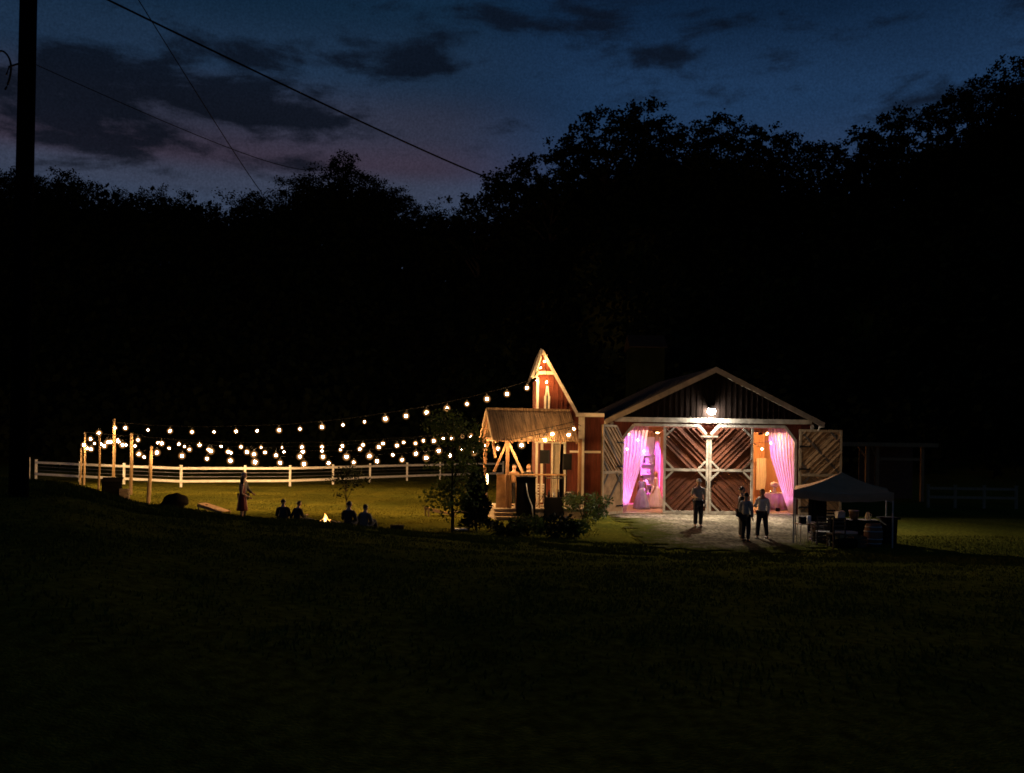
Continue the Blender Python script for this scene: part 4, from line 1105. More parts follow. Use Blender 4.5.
GP = {}
def on_pav(px, py, off=0.0, z=None):
    a, zz = P_(px, py, off); return PP.M @ Vector((a, off, dk if z is None else z))
# plywood sign/board panels (warm lit boards seen left of the bar)
q = on_pav(504, 490, .35); t = thing('a_frame_board', 'tan folding sandwich board standing between the pavilion posts', 'sign board', q)
for sg in (1, -1):
    b = MB(); b.prism([(-.32, sg * .32, 0), (.32, sg * .32, 0), (.30, sg * .02, 1.35), (-.30, sg * .02, 1.35)], (0, .02, 0)); b.build('panel', TAN, t, world=False)
# black-draped podium
q = on_pav(526, 490, -.62, 0); t = thing('podium', 'black-draped podium standing before the pavilion bar', 'podium', q)
hpod = P_(526, 476.5, -.6)[1]; wpd = .76
b = MB(); b.bx(-wpd / 2, wpd / 2, -.2, .2, 0, hpod - .04); b.build('body', BLACKC, t, world=False)
b = MB(); b.bx(-wpd / 2 - .03, wpd / 2 + .03, -.24, .23, hpod - .038, hpod); b.build('top', BLACK, t, world=False)
b = MB(); pts = [(.0, -.215, hpod - .25), (.04, -.23, hpod - .55), (.10, -.22, hpod - .8), (.24, -.24, hpod - 1.15), (.30, -.30, .08)]; b.tube(pts, [.018, .022, .024, .026, .02], 8); o = b.build('ribbon', PAPER, None); o.location = q
tag(o, 'pale ribbon trailing down the front of the black podium', 'ribbon')
# open black cabinet frame
q = on_pav(554, 490, -.55, 0); t = thing('bar_cabinet', 'black open cabinet with tall side posts and a lower cupboard by the bar', 'cabinet', q)
hc_ = P_(554, 477, -.5)[1]; wc = .72
b = MB()
for sx in (-1, 1):
    for sy in (-1, 1): b.bx(sx * wc / 2 - .03, sx * wc / 2 + .03, sy * .2 - .03, sy * .2 + .03, 0, hc_)
b.build('frame', BLACK, t, world=False)
b = MB(); b.bx(-wc / 2 + .032, wc / 2 - .032, -.19, .19, .06, hc_ * .52); b.build('cupboard', BLACK, t, world=False)
b = MB(); b.bx(-wc / 2 + .035, wc / 2 - .035, -.18, .18, hc_ - .06, hc_ - .03); b.build('shelf', DARKW, t, world=False)
for i, (dx, h_, kd, desc) in enumerate([(-.2, .30, 'bottle', 'tall dark bottle on the left of the black bar cabinet'), (.0, .22, 'jug', 'pale jug in the middle of the black bar cabinet'), (.18, .32, 'bottle', 'tall dark bottle on the right of the black bar cabinet')]):
    b = MB(); b.lathe([(.045, 0), (.05, h_ * .6), (.02, h_ * .8), (.02, h_)], n=12); o = b.build(kd, GLASS if kd == 'bottle' else PAPER, None); o.location = q + Vector((dx, 0, hc_ * .52 + .002)); tag(o, desc, kd)
# white slat chair beside
def chair(label, q, rz, m):
    t = thing('chair', label, 'chair', q, rz)
    b = MB(); b.bx(-.21, .21, -.21, .21, .42, .46); b.build('seat', m, t, world=False)
    for sx in (-1, 1):
        for sy in (-1, 1):
            b = MB(); b.bx(sx * .19 - .018, sx * .19 + .018, sy * .19 - .018, sy * .19 + .018, 0, .418 if sy < 0 else .95); b.build('leg', m, t, world=False)
    b = MB()
    for z in (.58, .70, .82, .92): b.bx(-.17, .17, .18, .20, z - .025, z + .025)
    b.build('backrest', m, t, world=False); return t
chair('white slat-backed chair on the pavilion deck behind the bar', on_pav(541, 500, .9), 2.8, FENCEW)
def stool(label, q, h, m):
    t = thing('stool', label, 'stool', q); b = MB(); b.lathe([(.15, h - .04), (.17, h - .02), (.16, h)], n=18); b.build('seat', m, t, world=False)
    for k in range(3): a = k * 2.094 + .5; b = MB(); b.tube([(.10 * math.cos(a), .10 * math.sin(a), h - .04), (.17 * math.cos(a), .17 * math.sin(a), 0)], .016, 6); b.build('leg', m, t, world=False)
    b = MB(); b.tube([(.14 * math.cos(k * 2 * PI / 12), .14 * math.sin(k * 2 * PI / 12), h * .35) for k in range(13)], .01, 6); b.build('ring', GREYM, t, world=False)
stool('round pale stool on the deck right of the bar cabinet', on_pav(567, 500, .5), .62, CREAM)
stool('round wooden stool on the deck behind the podium', on_pav(533, 500, .5), .6, TAN)
q = on_pav(487, 490, .9, 0); t = thing('lantern', 'glowing tall lantern on a short post at the left end of the pavilion', 'lantern', q)
zl0, zl1 = P_(487, 484, .9)[1], P_(487, 473, .9)[1]
b = MB(); b.tube([(0, 0, 0), (0, 0, zl0 - .03)], .03, 8); b.build('post', DARKW, t, world=False)
b = MB(); b.bx(-.09, .09, -.09, .09, zl0 - .03, zl0); b.bx(-.09, .09, -.09, .09, zl1, zl1 + .03)
for sx in (-1, 1):
    for sy in (-1, 1): b.bx(sx * .08 - .008, sx * .08 + .008, sy * .08 - .008, sy * .08 + .008, zl0, zl1)
b.build('cage', BLACK, t, world=False)
b = MB(); b.lathe([(.02, zl0 + .002), (.05, zl0 + .1), (.04, zl1 - .1), (.004, zl1 - .02)], n=12); b.build('flame', FLAMEC, t, world=False)
q = on_pav(496, 490, 1.9, 0); t = thing('bench', 'pale plank bench on the grass seen through the left of the pavilion', 'bench', q)
b = MB(); b.bx(-.45, .45, -.16, .16, .42, .47); b.build('seat', FENCEW, t, world=False)
for sx in (-1, 1): b = MB(); b.bx(sx * .38 - .03, sx * .38 + .03, -.13, .13, 0, .418); b.build('leg', FENCEW, t, world=False)
# speakers on stands
def speaker(label, px, py, off, w, h, rz, slabel):
    a, z = P_(px, py, off); p = PP.M @ Vector((a, off, dk))
    s = thing('speaker_stand', slabel, 'speaker stand', p)
    b = MB(); b.tube([(0, 0, .25), (0, 0, z - dk - h / 2 - .01)], .02, 8); b.build('pole', BLACK, s, world=False)
    for k in range(3):
        an_ = k * 2 * PI / 3 + .4; b = MB(); b.tube([(0, 0, .62), (.38 * math.cos(an_), .38 * math.sin(an_), .015)], .012, 6); b.build('leg', BLACK, s, world=False)
    t = thing('loudspeaker', label, 'loudspeaker', p + Vector((0, 0, z - dk - h / 2)), rz)
    b = MB(); b.prism([(-w / 2, -.17, 0), (w / 2, -.17, 0), (w / 2 - .06, .17, 0), (-w / 2 + .06, .17, 0)], (0, 0, h)); b.build('cabinet', BLACK, t, world=False)
    b = MB(); b.bx(-w / 2 + .03, w / 2 - .03, -.185, -.172, .04, h - .04); b.build('grille', mat('speaker_grille', (.008, .008, .008), .9, .3, 90, bump=.6, spec=.03), t, world=False)
speaker('black loudspeaker tilted toward the lawn, left of the two over the bar', 545.5, 456.8, .55, .40, .56, -.35, 'black tripod stand under the left loudspeaker')
speaker('black loudspeaker facing forward, right of the two beside the shed post', 566.5, 461.8, .2, .36, .66, .2, 'black tripod stand under the right loudspeaker')
# guests at the bar
for lab, px, off, hh_, kw in [('person with fair hair behind the pavilion bar, right of two', 528.5, .75, 1.62, dict(hair=HAIRB, top=('shirt', CHAR, 'short'), hairstyle='long', female=True)),
                              ('person in tan jacket behind the pavilion post, left of two', 514, 1.2, 1.62, dict(hair=HAIRD, top=('jacket', mat('tan_jacket', (.36, .20, .10), .85, .15), 'long')))]:
    p = on_pav(px, 480, off); pz = P_(px, 464.5, off)[1]
    person(lab, p, face_to(p, G(560, 530)) + .3, max(1.3, min(1.75, pz - dk)), **kw)

# ================================================================ FENCE
def fence(name, label, pts, m, rails, ph, pw=.12):
    t = thing(name, label, 'fence', (pts[0].x, pts[0].y, 0))
    for p in pts:
        z = terr(p.x, p.y)
        b = MB(); b.box((p.x, p.y, z + ph / 2 - .1), (pw, pw, ph + .2)); b.prism([(p.x - pw * .6, p.y - pw * .6, z + ph), (p.x + pw * .6, p.y - pw * .6, z + ph), (p.x + pw * .6, p.y + pw * .6, z + ph), (p.x - pw * .6, p.y + pw * .6, z + ph)], (0, 0, .035)); b.build('post', m, t)
    for zr0, hh in rails:
        b = MB()
        for p, q in zip(pts, pts[1:]):
            e = (q - p).normalized(); off = Vector((e.y, -e.x, 0)) * (pw / 2 + .018)
            b.beam(Vector((p.x, p.y, terr(p.x, p.y) + zr0)) + off, Vector((q.x, q.y, terr(q.x, q.y) + zr0)) + off, .035, hh)
        b.build('rail', m, t)
    return t
fp = [G(36, 479.0), G(80, 481.8), G(124, 484.3), G(181, 487.2), G(245, 486.6), G(290, 486.3), G(333, 484.4), G(370, 482.4), G(407, 480.8), G(440, 479.6), G(472, 478.4), G(503, 477.6)]
wf = fence('paddock_fence', 'white two-rail paddock fence running behind the lit lawn', fp, FENCEW, ((1.14, .15), (.36, .15)), 1.30)
b = MB()
for z in (.62, .86):
    b.tube([(p.x, p.y, z) for p in fp], .012, 5)
b.build('wire', GREYM, wf)
p = W(28.5, 478.5, 66); p.z = terr(p.x, p.y)
t = thing('gate_post', 'lone white gate post left of the fence end, near the utility pole', 'post', p)
b = MB(); b.box((0, 0, .7), (.15, .15, 1.5)); b.build('shaft', FENCEW, t, world=False)
b = MB(); b.lathe([(.1, 1.452), (.1, 1.49), (.001, 1.56)], n=4); b.build('cap', FENCEW, t, world=False)
fp2 = [W(x, 511, 50) for x in (928, 955, 984, 1016)]
for p in fp2: p.z = 0
fence('rail_fence', 'dark timber rail fence barely visible at far right', fp2, AGED, ((1.0, .14), (.55, .14)), 1.15)

# ================================================================ STRING LIGHTS
POLES = [(80.6, 448, 485, 60.6, 'short thin'), (84.5, 432, 485, 60.0, 'second'), (99, 434, 494.6, 51, 'slim'), (113.6, 419, 489, 56, 'tallest'), (131, 432.8, 495, 51.5, 'thick'), (150, 445.8, 505, 44.5, 'leaning')]
PLAB = ['shortest pale post at the far left of the string-light poles', 'pale pole right beside the shortest post at the left end of the lights', 'slim dark pole between the left pair and the tallest light pole',
        'tallest light pole, carrying the top strand of bulbs', 'thick pale pole just right of the tallest light pole', 'dark leaning pole nearest the camera, right end of the light poles']
PTOP = []
for (px, t0, b0, Y, _), lab in zip(POLES, PLAB):
    top = W(px + (1.2 if px > 140 else .6), t0, Y); base = W(px - (2 if px > 140 else .6), b0, Y); base.z = terr(base.x, base.y)
    t = thing('light_pole', lab, 'pole', base, 0, 'timber poles holding the string lights')
    mid = (top + base) / 2 + Vector((.03, .0, 0)); b = MB(); r = .085 if px > 110 else .065
    if 95 < px < 105: r = .055
    b.tube([base - Vector((0, 0, .2)), base, mid, top], [r * 1.15, r * 1.1, r, r * .85], 10); b.build('shaft', POLEW, t)
    b = MB(); b.tube([top - Vector((0, r * .8, .06)), top - Vector((0, r + .05, .06)), top - Vector((0, r + .05, .1))], .008, 5); b.build('hook', GREYM, t)
    PTOP.append(top)
BR = .20
gm = MB(); gm.ball((0, 0, 0), BR, 14); gm = gm.mesh('bulb_halo'); gm.materials.append(HALO)  # added glow shell, much wider than the lit core inside it
FMS = []
for i_, st_ in enumerate((850, 1200, 1600)):
    fm = MB(); fm.ball((0, 0, 0), .050, 10); fm = fm.mesh('filament'); fm.materials.append(emit('bulb_filament_%d' % i_, (1.0, (.50, .54, .58)[i_], (.16, .20, .24)[i_]), st_)); FMS.append(fm)
sm = MB(); sm.lathe([(.028, 0), (.028, .06), (.018, .075)], n=8); sm = sm.mesh('bulb_socket'); sm.materials.append(BLACK)
def strand(label, pts, Y0, Y1, start=None, end=None, dim=1.0):
    n = len(pts); x0, x1 = pts[0][0], pts[-1][0]
    P = []
    for (px, py) in pts:
        q = (px - x0) / (x1 - x0) if x1 != x0 else 0
        P.append(W(px, py, Y0 + (Y1 - Y0) * q))
    t = thing('string_lights', label, 'string lights', (start or P[0]), 0, 'strands of warm globe bulbs over the lawn')
    M0 = FRAME[t.name].inverted()
    cab = ([start] if start else []) + [p + Vector((0, 0, BR + .09)) for p in P] + ([end] if end else [])
    b = MB(); b.tube(cab, .012, 5); b.build('cable', CABLE, t)
    for p in P:
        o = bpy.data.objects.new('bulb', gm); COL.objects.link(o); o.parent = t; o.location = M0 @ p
        k = R.choice((.66, .8, .9, 1.0, 1.0, 1.1)) * dim; o.scale = (k, k, k)
        g_ = bpy.data.objects.new('filament', FMS[0] if dim < 1 else R.choice(FMS)); COL.objects.link(g_); g_.parent = o
        s = bpy.data.objects.new('socket', sm); COL.objects.link(s); s.parent = o; s.location = (0, 0, BR - .01)
    return t
A = [(115, 428), (125.5, 428), (148, 430), (170, 431), (192, 432), (214, 432), (236, 431.3), (257, 431), (279, 430.3), (300, 429), (322, 427), (343, 425), (364.5, 422), (385.5, 419), (406, 416), (426.5, 412.5), (447, 408.5), (467, 404), (487, 399), (507, 394), (527, 388)]
strand('topmost strand of bulbs rising from the tallest pole to the steep gable', A, 55.8, YA - .6, PTOP[3], W(536.5, 381, YA - .5))
Bs = [(157.5, 442.7), (179, 444), (199.5, 445), (221, 446.5), (241, 447), (261, 447.4), (282, 447.5), (302, 447), (322, 446.8), (342.4, 446), (363, 445), (383, 443.5), (403.6, 442.4), (423.5, 440.8), (443, 438.8), (462.4, 436.5)]
strand('second strand from the top, from the left pair of poles to the pavilion', Bs, 61, 58, PTOP[1], W(487, 432, 44))
Cs = [(161.6, 443.4), (184.5, 446.7), (208.5, 449.6), (228, 451.8), (247, 452), (265, 452.4), (284, 452), (303, 451.7), (322, 451), (340.5, 450), (360, 449), (378.7, 447.2), (397, 445.6), (415.5, 443.3), (433.8, 441), (452, 438), (470.6, 435.8)]
strand('middle strand of bulbs crossing the lawn under the second strand', Cs, 55, 53, PTOP[2], W(488, 432.5, 42.2))
Ds = [(169, 448), (189.5, 449.6), (211, 451.2), (231, 452.7), (254, 454.4), (276, 455.5), (299.8, 456.6), (323, 456.9), (346.4, 456.9), (369.6, 456), (392.8, 455), (415.8, 453.6), (438.7, 451), (461.7, 448.7), (484.5, 446), (507.5, 442), (530, 438.6), (552.4, 434), (574, 429)]
strand('fourth strand, second lowest, from the thick pole along the pavilion eave', Ds, 49.5, YP - .9, PTOP[4], W(581, 426, YP - .2))
Es = [(157, 452.6), (182, 455.8), (207, 458.7), (230.4, 460.7), (255, 462.2), (280, 462.8), (304, 464), (328.6, 463.3), (353.7, 462.5), (377, 461.3), (402, 460), (426.3, 457.8), (450, 455.5), (474, 452.6), (497.7, 448.5), (521.6, 445), (545, 440), (568.7, 435)]
strand('lowest strand of bulbs, from the dark leaning pole to the pavilion front', Es, 44.2, YP - 1.2, PTOP[5], W(580, 431, YP - .3))
Fs = [(84, 445), (87.5, 448.5), (91, 449), (101, 444), (104.3, 446), (107.5, 442.2), (110.7, 441.7), (117.5, 440), (122.5, 445), (126, 445), (135, 446), (139, 454), (144, 457)]
strand('short cross strand linking the light poles at the left end', Fs, 59.5, 45.5, PTOP[0], PTOP[5])
strand('shortest strand of three bulbs between the left pair and the slim pole', [(90.5, 439), (94.5, 443.5), (99, 433)], 58, 51.2, PTOP[1], PTOP[2])
strand('bulb cluster of two high on the thick pale pole', [(118.5, 441.5), (138, 440)], 54.5, 51, None, PTOP[4])
gb = strand('five bulbs strung inside the steep gable peak of the red shed', [(537, 380.5), (540.8, 368), (544.2, 361.5), (546.6, 382)], YA - .36, YA - .34, dim=.6)
gb['label'] = 'four bulbs strung up under the steep gable peak of the red shed'

# ================================================================ UTILITY POLE and WIRES
up = W(18, 545, 18); up.z = terr(up.x, up.y)
t = thing('utility_pole', 'thick black utility pole rising out of frame at left edge', 'utility pole', up)
tp_ = W(28.5, 40, 18); tp_.z = 11.5; b = MB(); tp_.x = up.x + .055
b.tube([up - Vector((0, 0, .4)), up, up + Vector((.025, 0, 5)), Vector((tp_.x, up.y, tp_.z))], [.18, .175, .16, .15], 14); b.build('shaft', mat('creosote_pole', (.005, .004, .004), 1, .3, 8, (4, 4, .5), spec=0), t)
b = MB(); hk = W(12, 66, 18); b.tube([(up.x - .05, up.y - .12, hk.z), (hk.x, hk.y - .1, hk.z - .05), (hk.x - .05, hk.y - .1, hk.z - .2)], .018, 6)
b.build('bracket', BLACK, t)
c = W(3, 72, 18); b = MB(); b.tube([c + Vector((.17 * math.cos(a_), -.05 + .02 * math.sin(3 * a_), .36 * math.sin(a_))) for a_ in [i * 2 * PI / 24 * .86 - 1.2 for i in range(25)]], .018, 6); b.build('cable_loop', BLACK, t)
def wire(label, p, q, sag, r0, r1):
    pts, rr = [], []
    for i in range(41):
        s = i / 40; v = p.lerp(q, s); v.z -= sag * 4 * s * (1 - s); pts.append(v); rr.append(r0 + (r1 - r0) * s)
    b = MB(); b.tube(pts, rr, 6); o = b.build('overhead_wire', CABLE); return tag(o, label, 'wire', 'overhead wires')
wire('thickest overhead wire sagging from the top left down to the middle trees', W(14, -46, 12), W(522, 190, 80), .25, .013, .062)
wire('thin steep overhead wire dropping from the top edge to the left ridge', W(110, -46, 14), W(262, 193, 100), .15, .008, .045)
wire('faint overhead wire leaving the utility pole toward the left ridge trees', W(30, 62, 18), W(318, 170, 105), .6, .007, .04)

# ================================================================ TREES
def tree_mesh(seed, h, cw, ch, nclump, nleaf, leaf, spread, trunk_r, lobes=5, droop=0.0):
    """tapered trunk with limbs (mesh 1) and a crown of leaf clumps (mesh 2); origin at the base"""
    rg = random.Random(seed); tb = MB()
    lean = Vector((rg.uniform(-.04, .04), rg.uniform(-.04, .04), 0)) * h
    pts = [Vector((0, 0, -.4)), Vector((0, 0, 0)), Vector((0, 0, h * .35)) + lean * .4, Vector((0, 0, h * .7)) + lean, Vector((0, 0, h * .9)) + lean * 1.2]
    tb.tube(pts, [trunk_r * 1.25, trunk_r, trunk_r * .75, trunk_r * .4, trunk_r * .12], 9)
    lob = []
    for k in range(lobes):
        a = rg.random() * 2 * PI; zz = h - ch * (.15 + .75 * rg.random()); rr = cw * .5 * rg.uniform(.35, .85) * math.sin(PI * min(.95, max(.2, (h - zz) / ch)))
        lob.append((Vector((math.cos(a) * rr, math.sin(a) * rr, zz)), cw * rg.uniform(.17, .30)))
    lob.append((Vector((lean.x, lean.y, h - ch * .14)), cw * .2)); lob.append((Vector((lean.x, lean.y, h - ch * .45)), cw * .3))
    for c, r in lob:
        s0 = Vector((0, 0, h * rg.uniform(.28, .55))) + lean * .4; m = (s0 + c) / 2 + Vector((0, 0, h * .03))
        tb.tube([s0, m, c], [trunk_r * .45, trunk_r * .28, trunk_r * .08], 6)
    tm = tb.mesh('trunk'); tm.materials.append(BARK)
    vs, fs = [], []
    for _ in range(nclump):
        c, r = rg.choice(lob); d = Vector((rg.gauss(0, 1), rg.gauss(0, 1), rg.gauss(0, 1))).normalized() * r * rg.uniform(.55, 1.15); d.z *= .8
        cc = c + d
        if cc.z > h: cc.z = h - rg.random() * .1 * ch
        for _ in range(nleaf):
            p = cc + Vector((rg.gauss(0, spread), rg.gauss(0, spread), rg.gauss(0, spread * .7)))
            a = Vector((rg.gauss(0, 1), rg.gauss(0, 1), rg.gauss(0, .7) - droop)).normalized(); b_ = a.orthogonal().normalized()
            b_ = (Matrix.Rotation(rg.random() * 6.3, 3, a) @ b_); L = leaf * rg.uniform(.6, 1.3); w = L * .32
            k = len(vs); vs.extend([p - a * L * .5, p + b_ * w, p + a * L * .5, p - b_ * w]); fs.append((k, k + 1, k + 2, k + 3))
    me = bpy.data.meshes.new('crown'); me.from_pydata([tuple(v) for v in vs], [], fs); me.update()
    return tm, me
VAR = []
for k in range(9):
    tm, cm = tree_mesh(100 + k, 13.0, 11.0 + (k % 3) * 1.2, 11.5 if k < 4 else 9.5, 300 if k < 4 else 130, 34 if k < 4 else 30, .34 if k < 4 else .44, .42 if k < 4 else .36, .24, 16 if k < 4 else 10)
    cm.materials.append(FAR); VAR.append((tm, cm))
def plant_tree(base, top_z, label, k, name='ridge_tree', wide=1.0, group=None):
    h = top_z - base.z; s = h / 13.0
    t = thing(name, label, 'tree', base, 0, group); t.rotation_euler[2] = R.random() * 6.28; t.scale = (s * wide, s * wide, s)
    for nm, me in (('trunk', VAR[k][0]), ('crown', VAR[k][1])):
        o = bpy.data.objects.new(nm, me); COL.objects.link(o); o.parent = t
LT = [(-20, 158), (8, 162), (36, 167), (63, 163), (92, 176), (124, 185), (158, 182), (184, 183), (209, 197), (233, 189), (259, 185), (284, 172), (306, 168), (341, 152), (368, 166), (391, 180), (412, 197), (436, 200), (459, 202)]
RT = [(481, 190), (499, 172), (522, 153), (549, 150), (577, 126), (607, 102), (642, 96), (669, 121), (699, 112), (722, 106), (752, 117), (789, 126), (826, 138), (862, 124), (894, 107), (925, 94), (956, 83), (986, 69), (1016, 52), (1050, 42)]
LMARK = {-20: 'beyond the left frame edge', 8: 'left of the utility pole', 36: 'directly behind the utility pole', 63: 'just right of the utility pole', 92: 'on the falling skyline right of the pole', 124: 'low on the skyline between the pole and the steep wire',
         158: 'with a rounded top left of the steep wire foot', 184: 'with a bumpy top on the low left skyline', 209: 'in the left skyline dip before the steep wire', 233: 'just left of where the steep wire meets the ridge',
         259: 'where the steep wire meets the ridge', 284: 'on the rising skyline right of the steep wire', 306: 'where the faint wire ends on the ridge', 341: 'tallest round crown on the left ridge', 368: 'on the right shoulder of the tallest left crown',
         391: 'falling away right of the tallest left crown', 412: 'low at the left of the skyline gap', 436: 'in the lowest part of the skyline gap', 459: 'at the right of the skyline gap below the thick wire'}
RMARK = {481: 'smallest on the right ridge, beside the thick wire end', 499: 'where the thick wire reaches the right ridge', 522: 'stepping up right of the thick wire end', 549: 'above the steep red gable', 577: 'left of the twin tall crowns over the barn',
         607: 'left of the two tall crowns above the barn eave', 642: 'tallest crown over the barn roof', 669: 'in the notch right of the tallest crown over the barn', 699: 'straight above the barn floodlight', 722: 'straight above the barn peak',
         752: 'above the right barn doorway', 789: 'above the left leg of the tent', 826: 'lowest on the right skyline, above the tent', 862: 'above the right half of the tent', 894: 'above the tent right corner', 925: 'over the open shed right post',
         956: 'on the climbing skyline right of the open shed', 986: 'second from the right frame edge on the ridge', 1016: 'highest on the skyline at the right frame edge', 1050: 'beyond the right frame edge'}
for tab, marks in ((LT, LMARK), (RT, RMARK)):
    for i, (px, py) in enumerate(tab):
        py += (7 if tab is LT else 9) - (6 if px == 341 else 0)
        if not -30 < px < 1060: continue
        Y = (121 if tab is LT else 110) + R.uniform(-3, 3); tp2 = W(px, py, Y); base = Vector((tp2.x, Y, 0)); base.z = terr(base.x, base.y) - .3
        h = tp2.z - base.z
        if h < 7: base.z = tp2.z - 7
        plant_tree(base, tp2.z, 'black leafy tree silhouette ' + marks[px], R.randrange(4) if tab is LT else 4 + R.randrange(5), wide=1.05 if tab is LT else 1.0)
# the wooded slope below the ridge reads as one dark mass
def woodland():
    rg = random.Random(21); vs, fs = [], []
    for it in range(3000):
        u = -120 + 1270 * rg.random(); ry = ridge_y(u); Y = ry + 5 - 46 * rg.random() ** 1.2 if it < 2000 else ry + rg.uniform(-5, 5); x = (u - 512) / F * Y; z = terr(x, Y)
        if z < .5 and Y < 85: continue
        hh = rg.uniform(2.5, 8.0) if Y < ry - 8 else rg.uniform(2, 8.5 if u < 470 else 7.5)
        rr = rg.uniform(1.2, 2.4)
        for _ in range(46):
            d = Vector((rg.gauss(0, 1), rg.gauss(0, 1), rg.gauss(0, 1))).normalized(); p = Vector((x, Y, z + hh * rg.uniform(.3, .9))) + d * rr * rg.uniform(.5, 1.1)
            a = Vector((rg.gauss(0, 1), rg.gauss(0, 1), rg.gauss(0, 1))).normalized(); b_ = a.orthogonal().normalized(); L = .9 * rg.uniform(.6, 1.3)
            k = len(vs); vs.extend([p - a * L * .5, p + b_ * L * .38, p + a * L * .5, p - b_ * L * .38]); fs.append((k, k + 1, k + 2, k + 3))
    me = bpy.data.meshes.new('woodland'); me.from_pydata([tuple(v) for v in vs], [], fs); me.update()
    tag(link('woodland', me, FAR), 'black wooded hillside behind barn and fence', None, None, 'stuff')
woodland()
# young trees and shrubs near the lights
def leafy(name, label, cat, base, h, cw, ch, nclump, nleaf, leaf, spread, tr, lobes, seed, m=LEAF, droop=0):
    tm, cm = tree_mesh(seed, h, cw, ch, nclump, nleaf, leaf, spread, tr, lobes, droop); cm.materials.append(m)
    t = thing(name, label, cat, base)
    for nm, me in (('trunk', tm), ('crown', cm)): link(nm, me, None, t)
    return t
q = W(452, 533, 33.5); q.z = terr(q.x, q.y)
leafy('young_tree', 'slender dark tree with drooping leaves in front of the lit lawn, left of the pavilion', 'tree', q, 4.3, 2.7, 3.6, 150, 20, .13, .14, .045, 12, 301, LEAF, .5)
q = G(346.5, 516); q.z = 0
leafy('sapling', 'small multi-stemmed sapling behind the seated people right of the fire', 'tree', q, 2.0, 1.5, 1.3, 60, 12, .10, .11, .022, 9, 305, LEAFD)
q = W(476, 533, 34.5); q.z = terr(q.x, q.y)
def conifer(name, label, base, h, r, seed, m=LEAFD):
    rg = random.Random(seed); t = thing(name, label, 'shrub', base)
    b = MB(); b.tube([(0, 0, -.1), (0, 0, h * .95)], [.05, .012], 7); b.build('trunk', BARK, t, world=False)
    vs, fs = [], []
    for _ in range(5500):
        q_ = rg.random() ** .8; z = h * (.04 + .96 * q_); rr = r * (1 - q_ ** 1.4 * .85) * math.sqrt(rg.random()) * (1 + .25 * math.sin(z * 9)); a = rg.random() * 6.283
        p = Vector((rr * math.cos(a), rr * math.sin(a), z)); d = Vector((math.cos(a) + rg.gauss(0, .4), math.sin(a) + rg.gauss(0, .4), rg.gauss(.2, .5))).normalized(); b_ = d.orthogonal().normalized(); L = .14 * rg.uniform(.6, 1.3)
        k = len(vs); vs.extend([p, p + d * L * .5 + b_ * L * .25, p + d * L, p + d * L * .5 - b_ * L * .25]); fs.append((k, k + 1, k + 2, k + 3))
    me = bpy.data.meshes.new('foliage'); me.from_pydata([tuple(v) for v in vs], [], fs); me.update(); link('foliage', me, m, t)
conifer('conifer_shrub', 'dense dark conifer shrub at the left end of the pavilion', q, 2.25, .50, 5)
def shrub(label, px, py, r, h, seed, m=LEAF, n=900, leaf=.11):
    q = G(px, py); q.z = terr(q.x, q.y)
    rg = random.Random(seed); t = thing('shrub', label, 'shrub', q)
    b = MB()
    for k in range(6):
        a = rg.random() * 6.28; b.tube([(0, 0, -.05), (.3 * r * math.cos(a), .3 * r * math.sin(a), h * .45), (.7 * r * math.cos(a), .7 * r * math.sin(a), h * .85)], [.02, .014, .005], 5)
    b.build('stem', BARK, t, world=False)
    vs, fs = [], []; cl = [(Vector((rg.uniform(-.7, .7) * r, rg.uniform(-.6, .6) * r, h * rg.uniform(.25, .85))), rg.uniform(.22, .42) * r) for _ in range(9)]
    for _ in range(n):
        c, rr = rg.choice(cl); d = Vector((rg.gauss(0, 1), rg.gauss(0, 1), rg.gauss(0, 1))).normalized(); p = c + d * rr * rg.uniform(.4, 1.1)
        if p.z < .02: p.z = .02 + .05 * rg.random()
        a = (d + Vector((rg.gauss(0, .6), rg.gauss(0, .6), rg.gauss(.2, .6)))).normalized(); b_ = a.orthogonal().normalized(); L = leaf * rg.uniform(.6, 1.4)
        k = len(vs); vs.extend([p, p + a * L * .5 + b_ * L * .3, p + a * L, p + a * L * .5 - b_ * L * .3]); fs.append((k, k + 1, k + 2, k + 3))
    me = bpy.data.meshes.new('foliage'); me.from_pydata([tuple(v) for v in vs], [], fs); me.update(); link('foliage', me, m, t)
shrub('leafy green shrub right of the bar cabinet, below the shed post', 585, 524, .85, 1.25, 41)
shrub('leafy shrub at the foot of the left open barn door', 598, 520, .55, .9, 46)
shrub('low dark bush in front of the black podium', 528, 536, .7, .6, 42, LEAF)
shrub('low dark bush in front of the bar cabinet', 556, 537, .8, .65, 43, LEAFD)
shrub('low dark bush between the steps and the podium', 508, 535.5, .6, .5, 44, LEAFD)
shrub('small bush at the right of the dark planting bed', 577, 537, .5, .45, 45, LEAF)

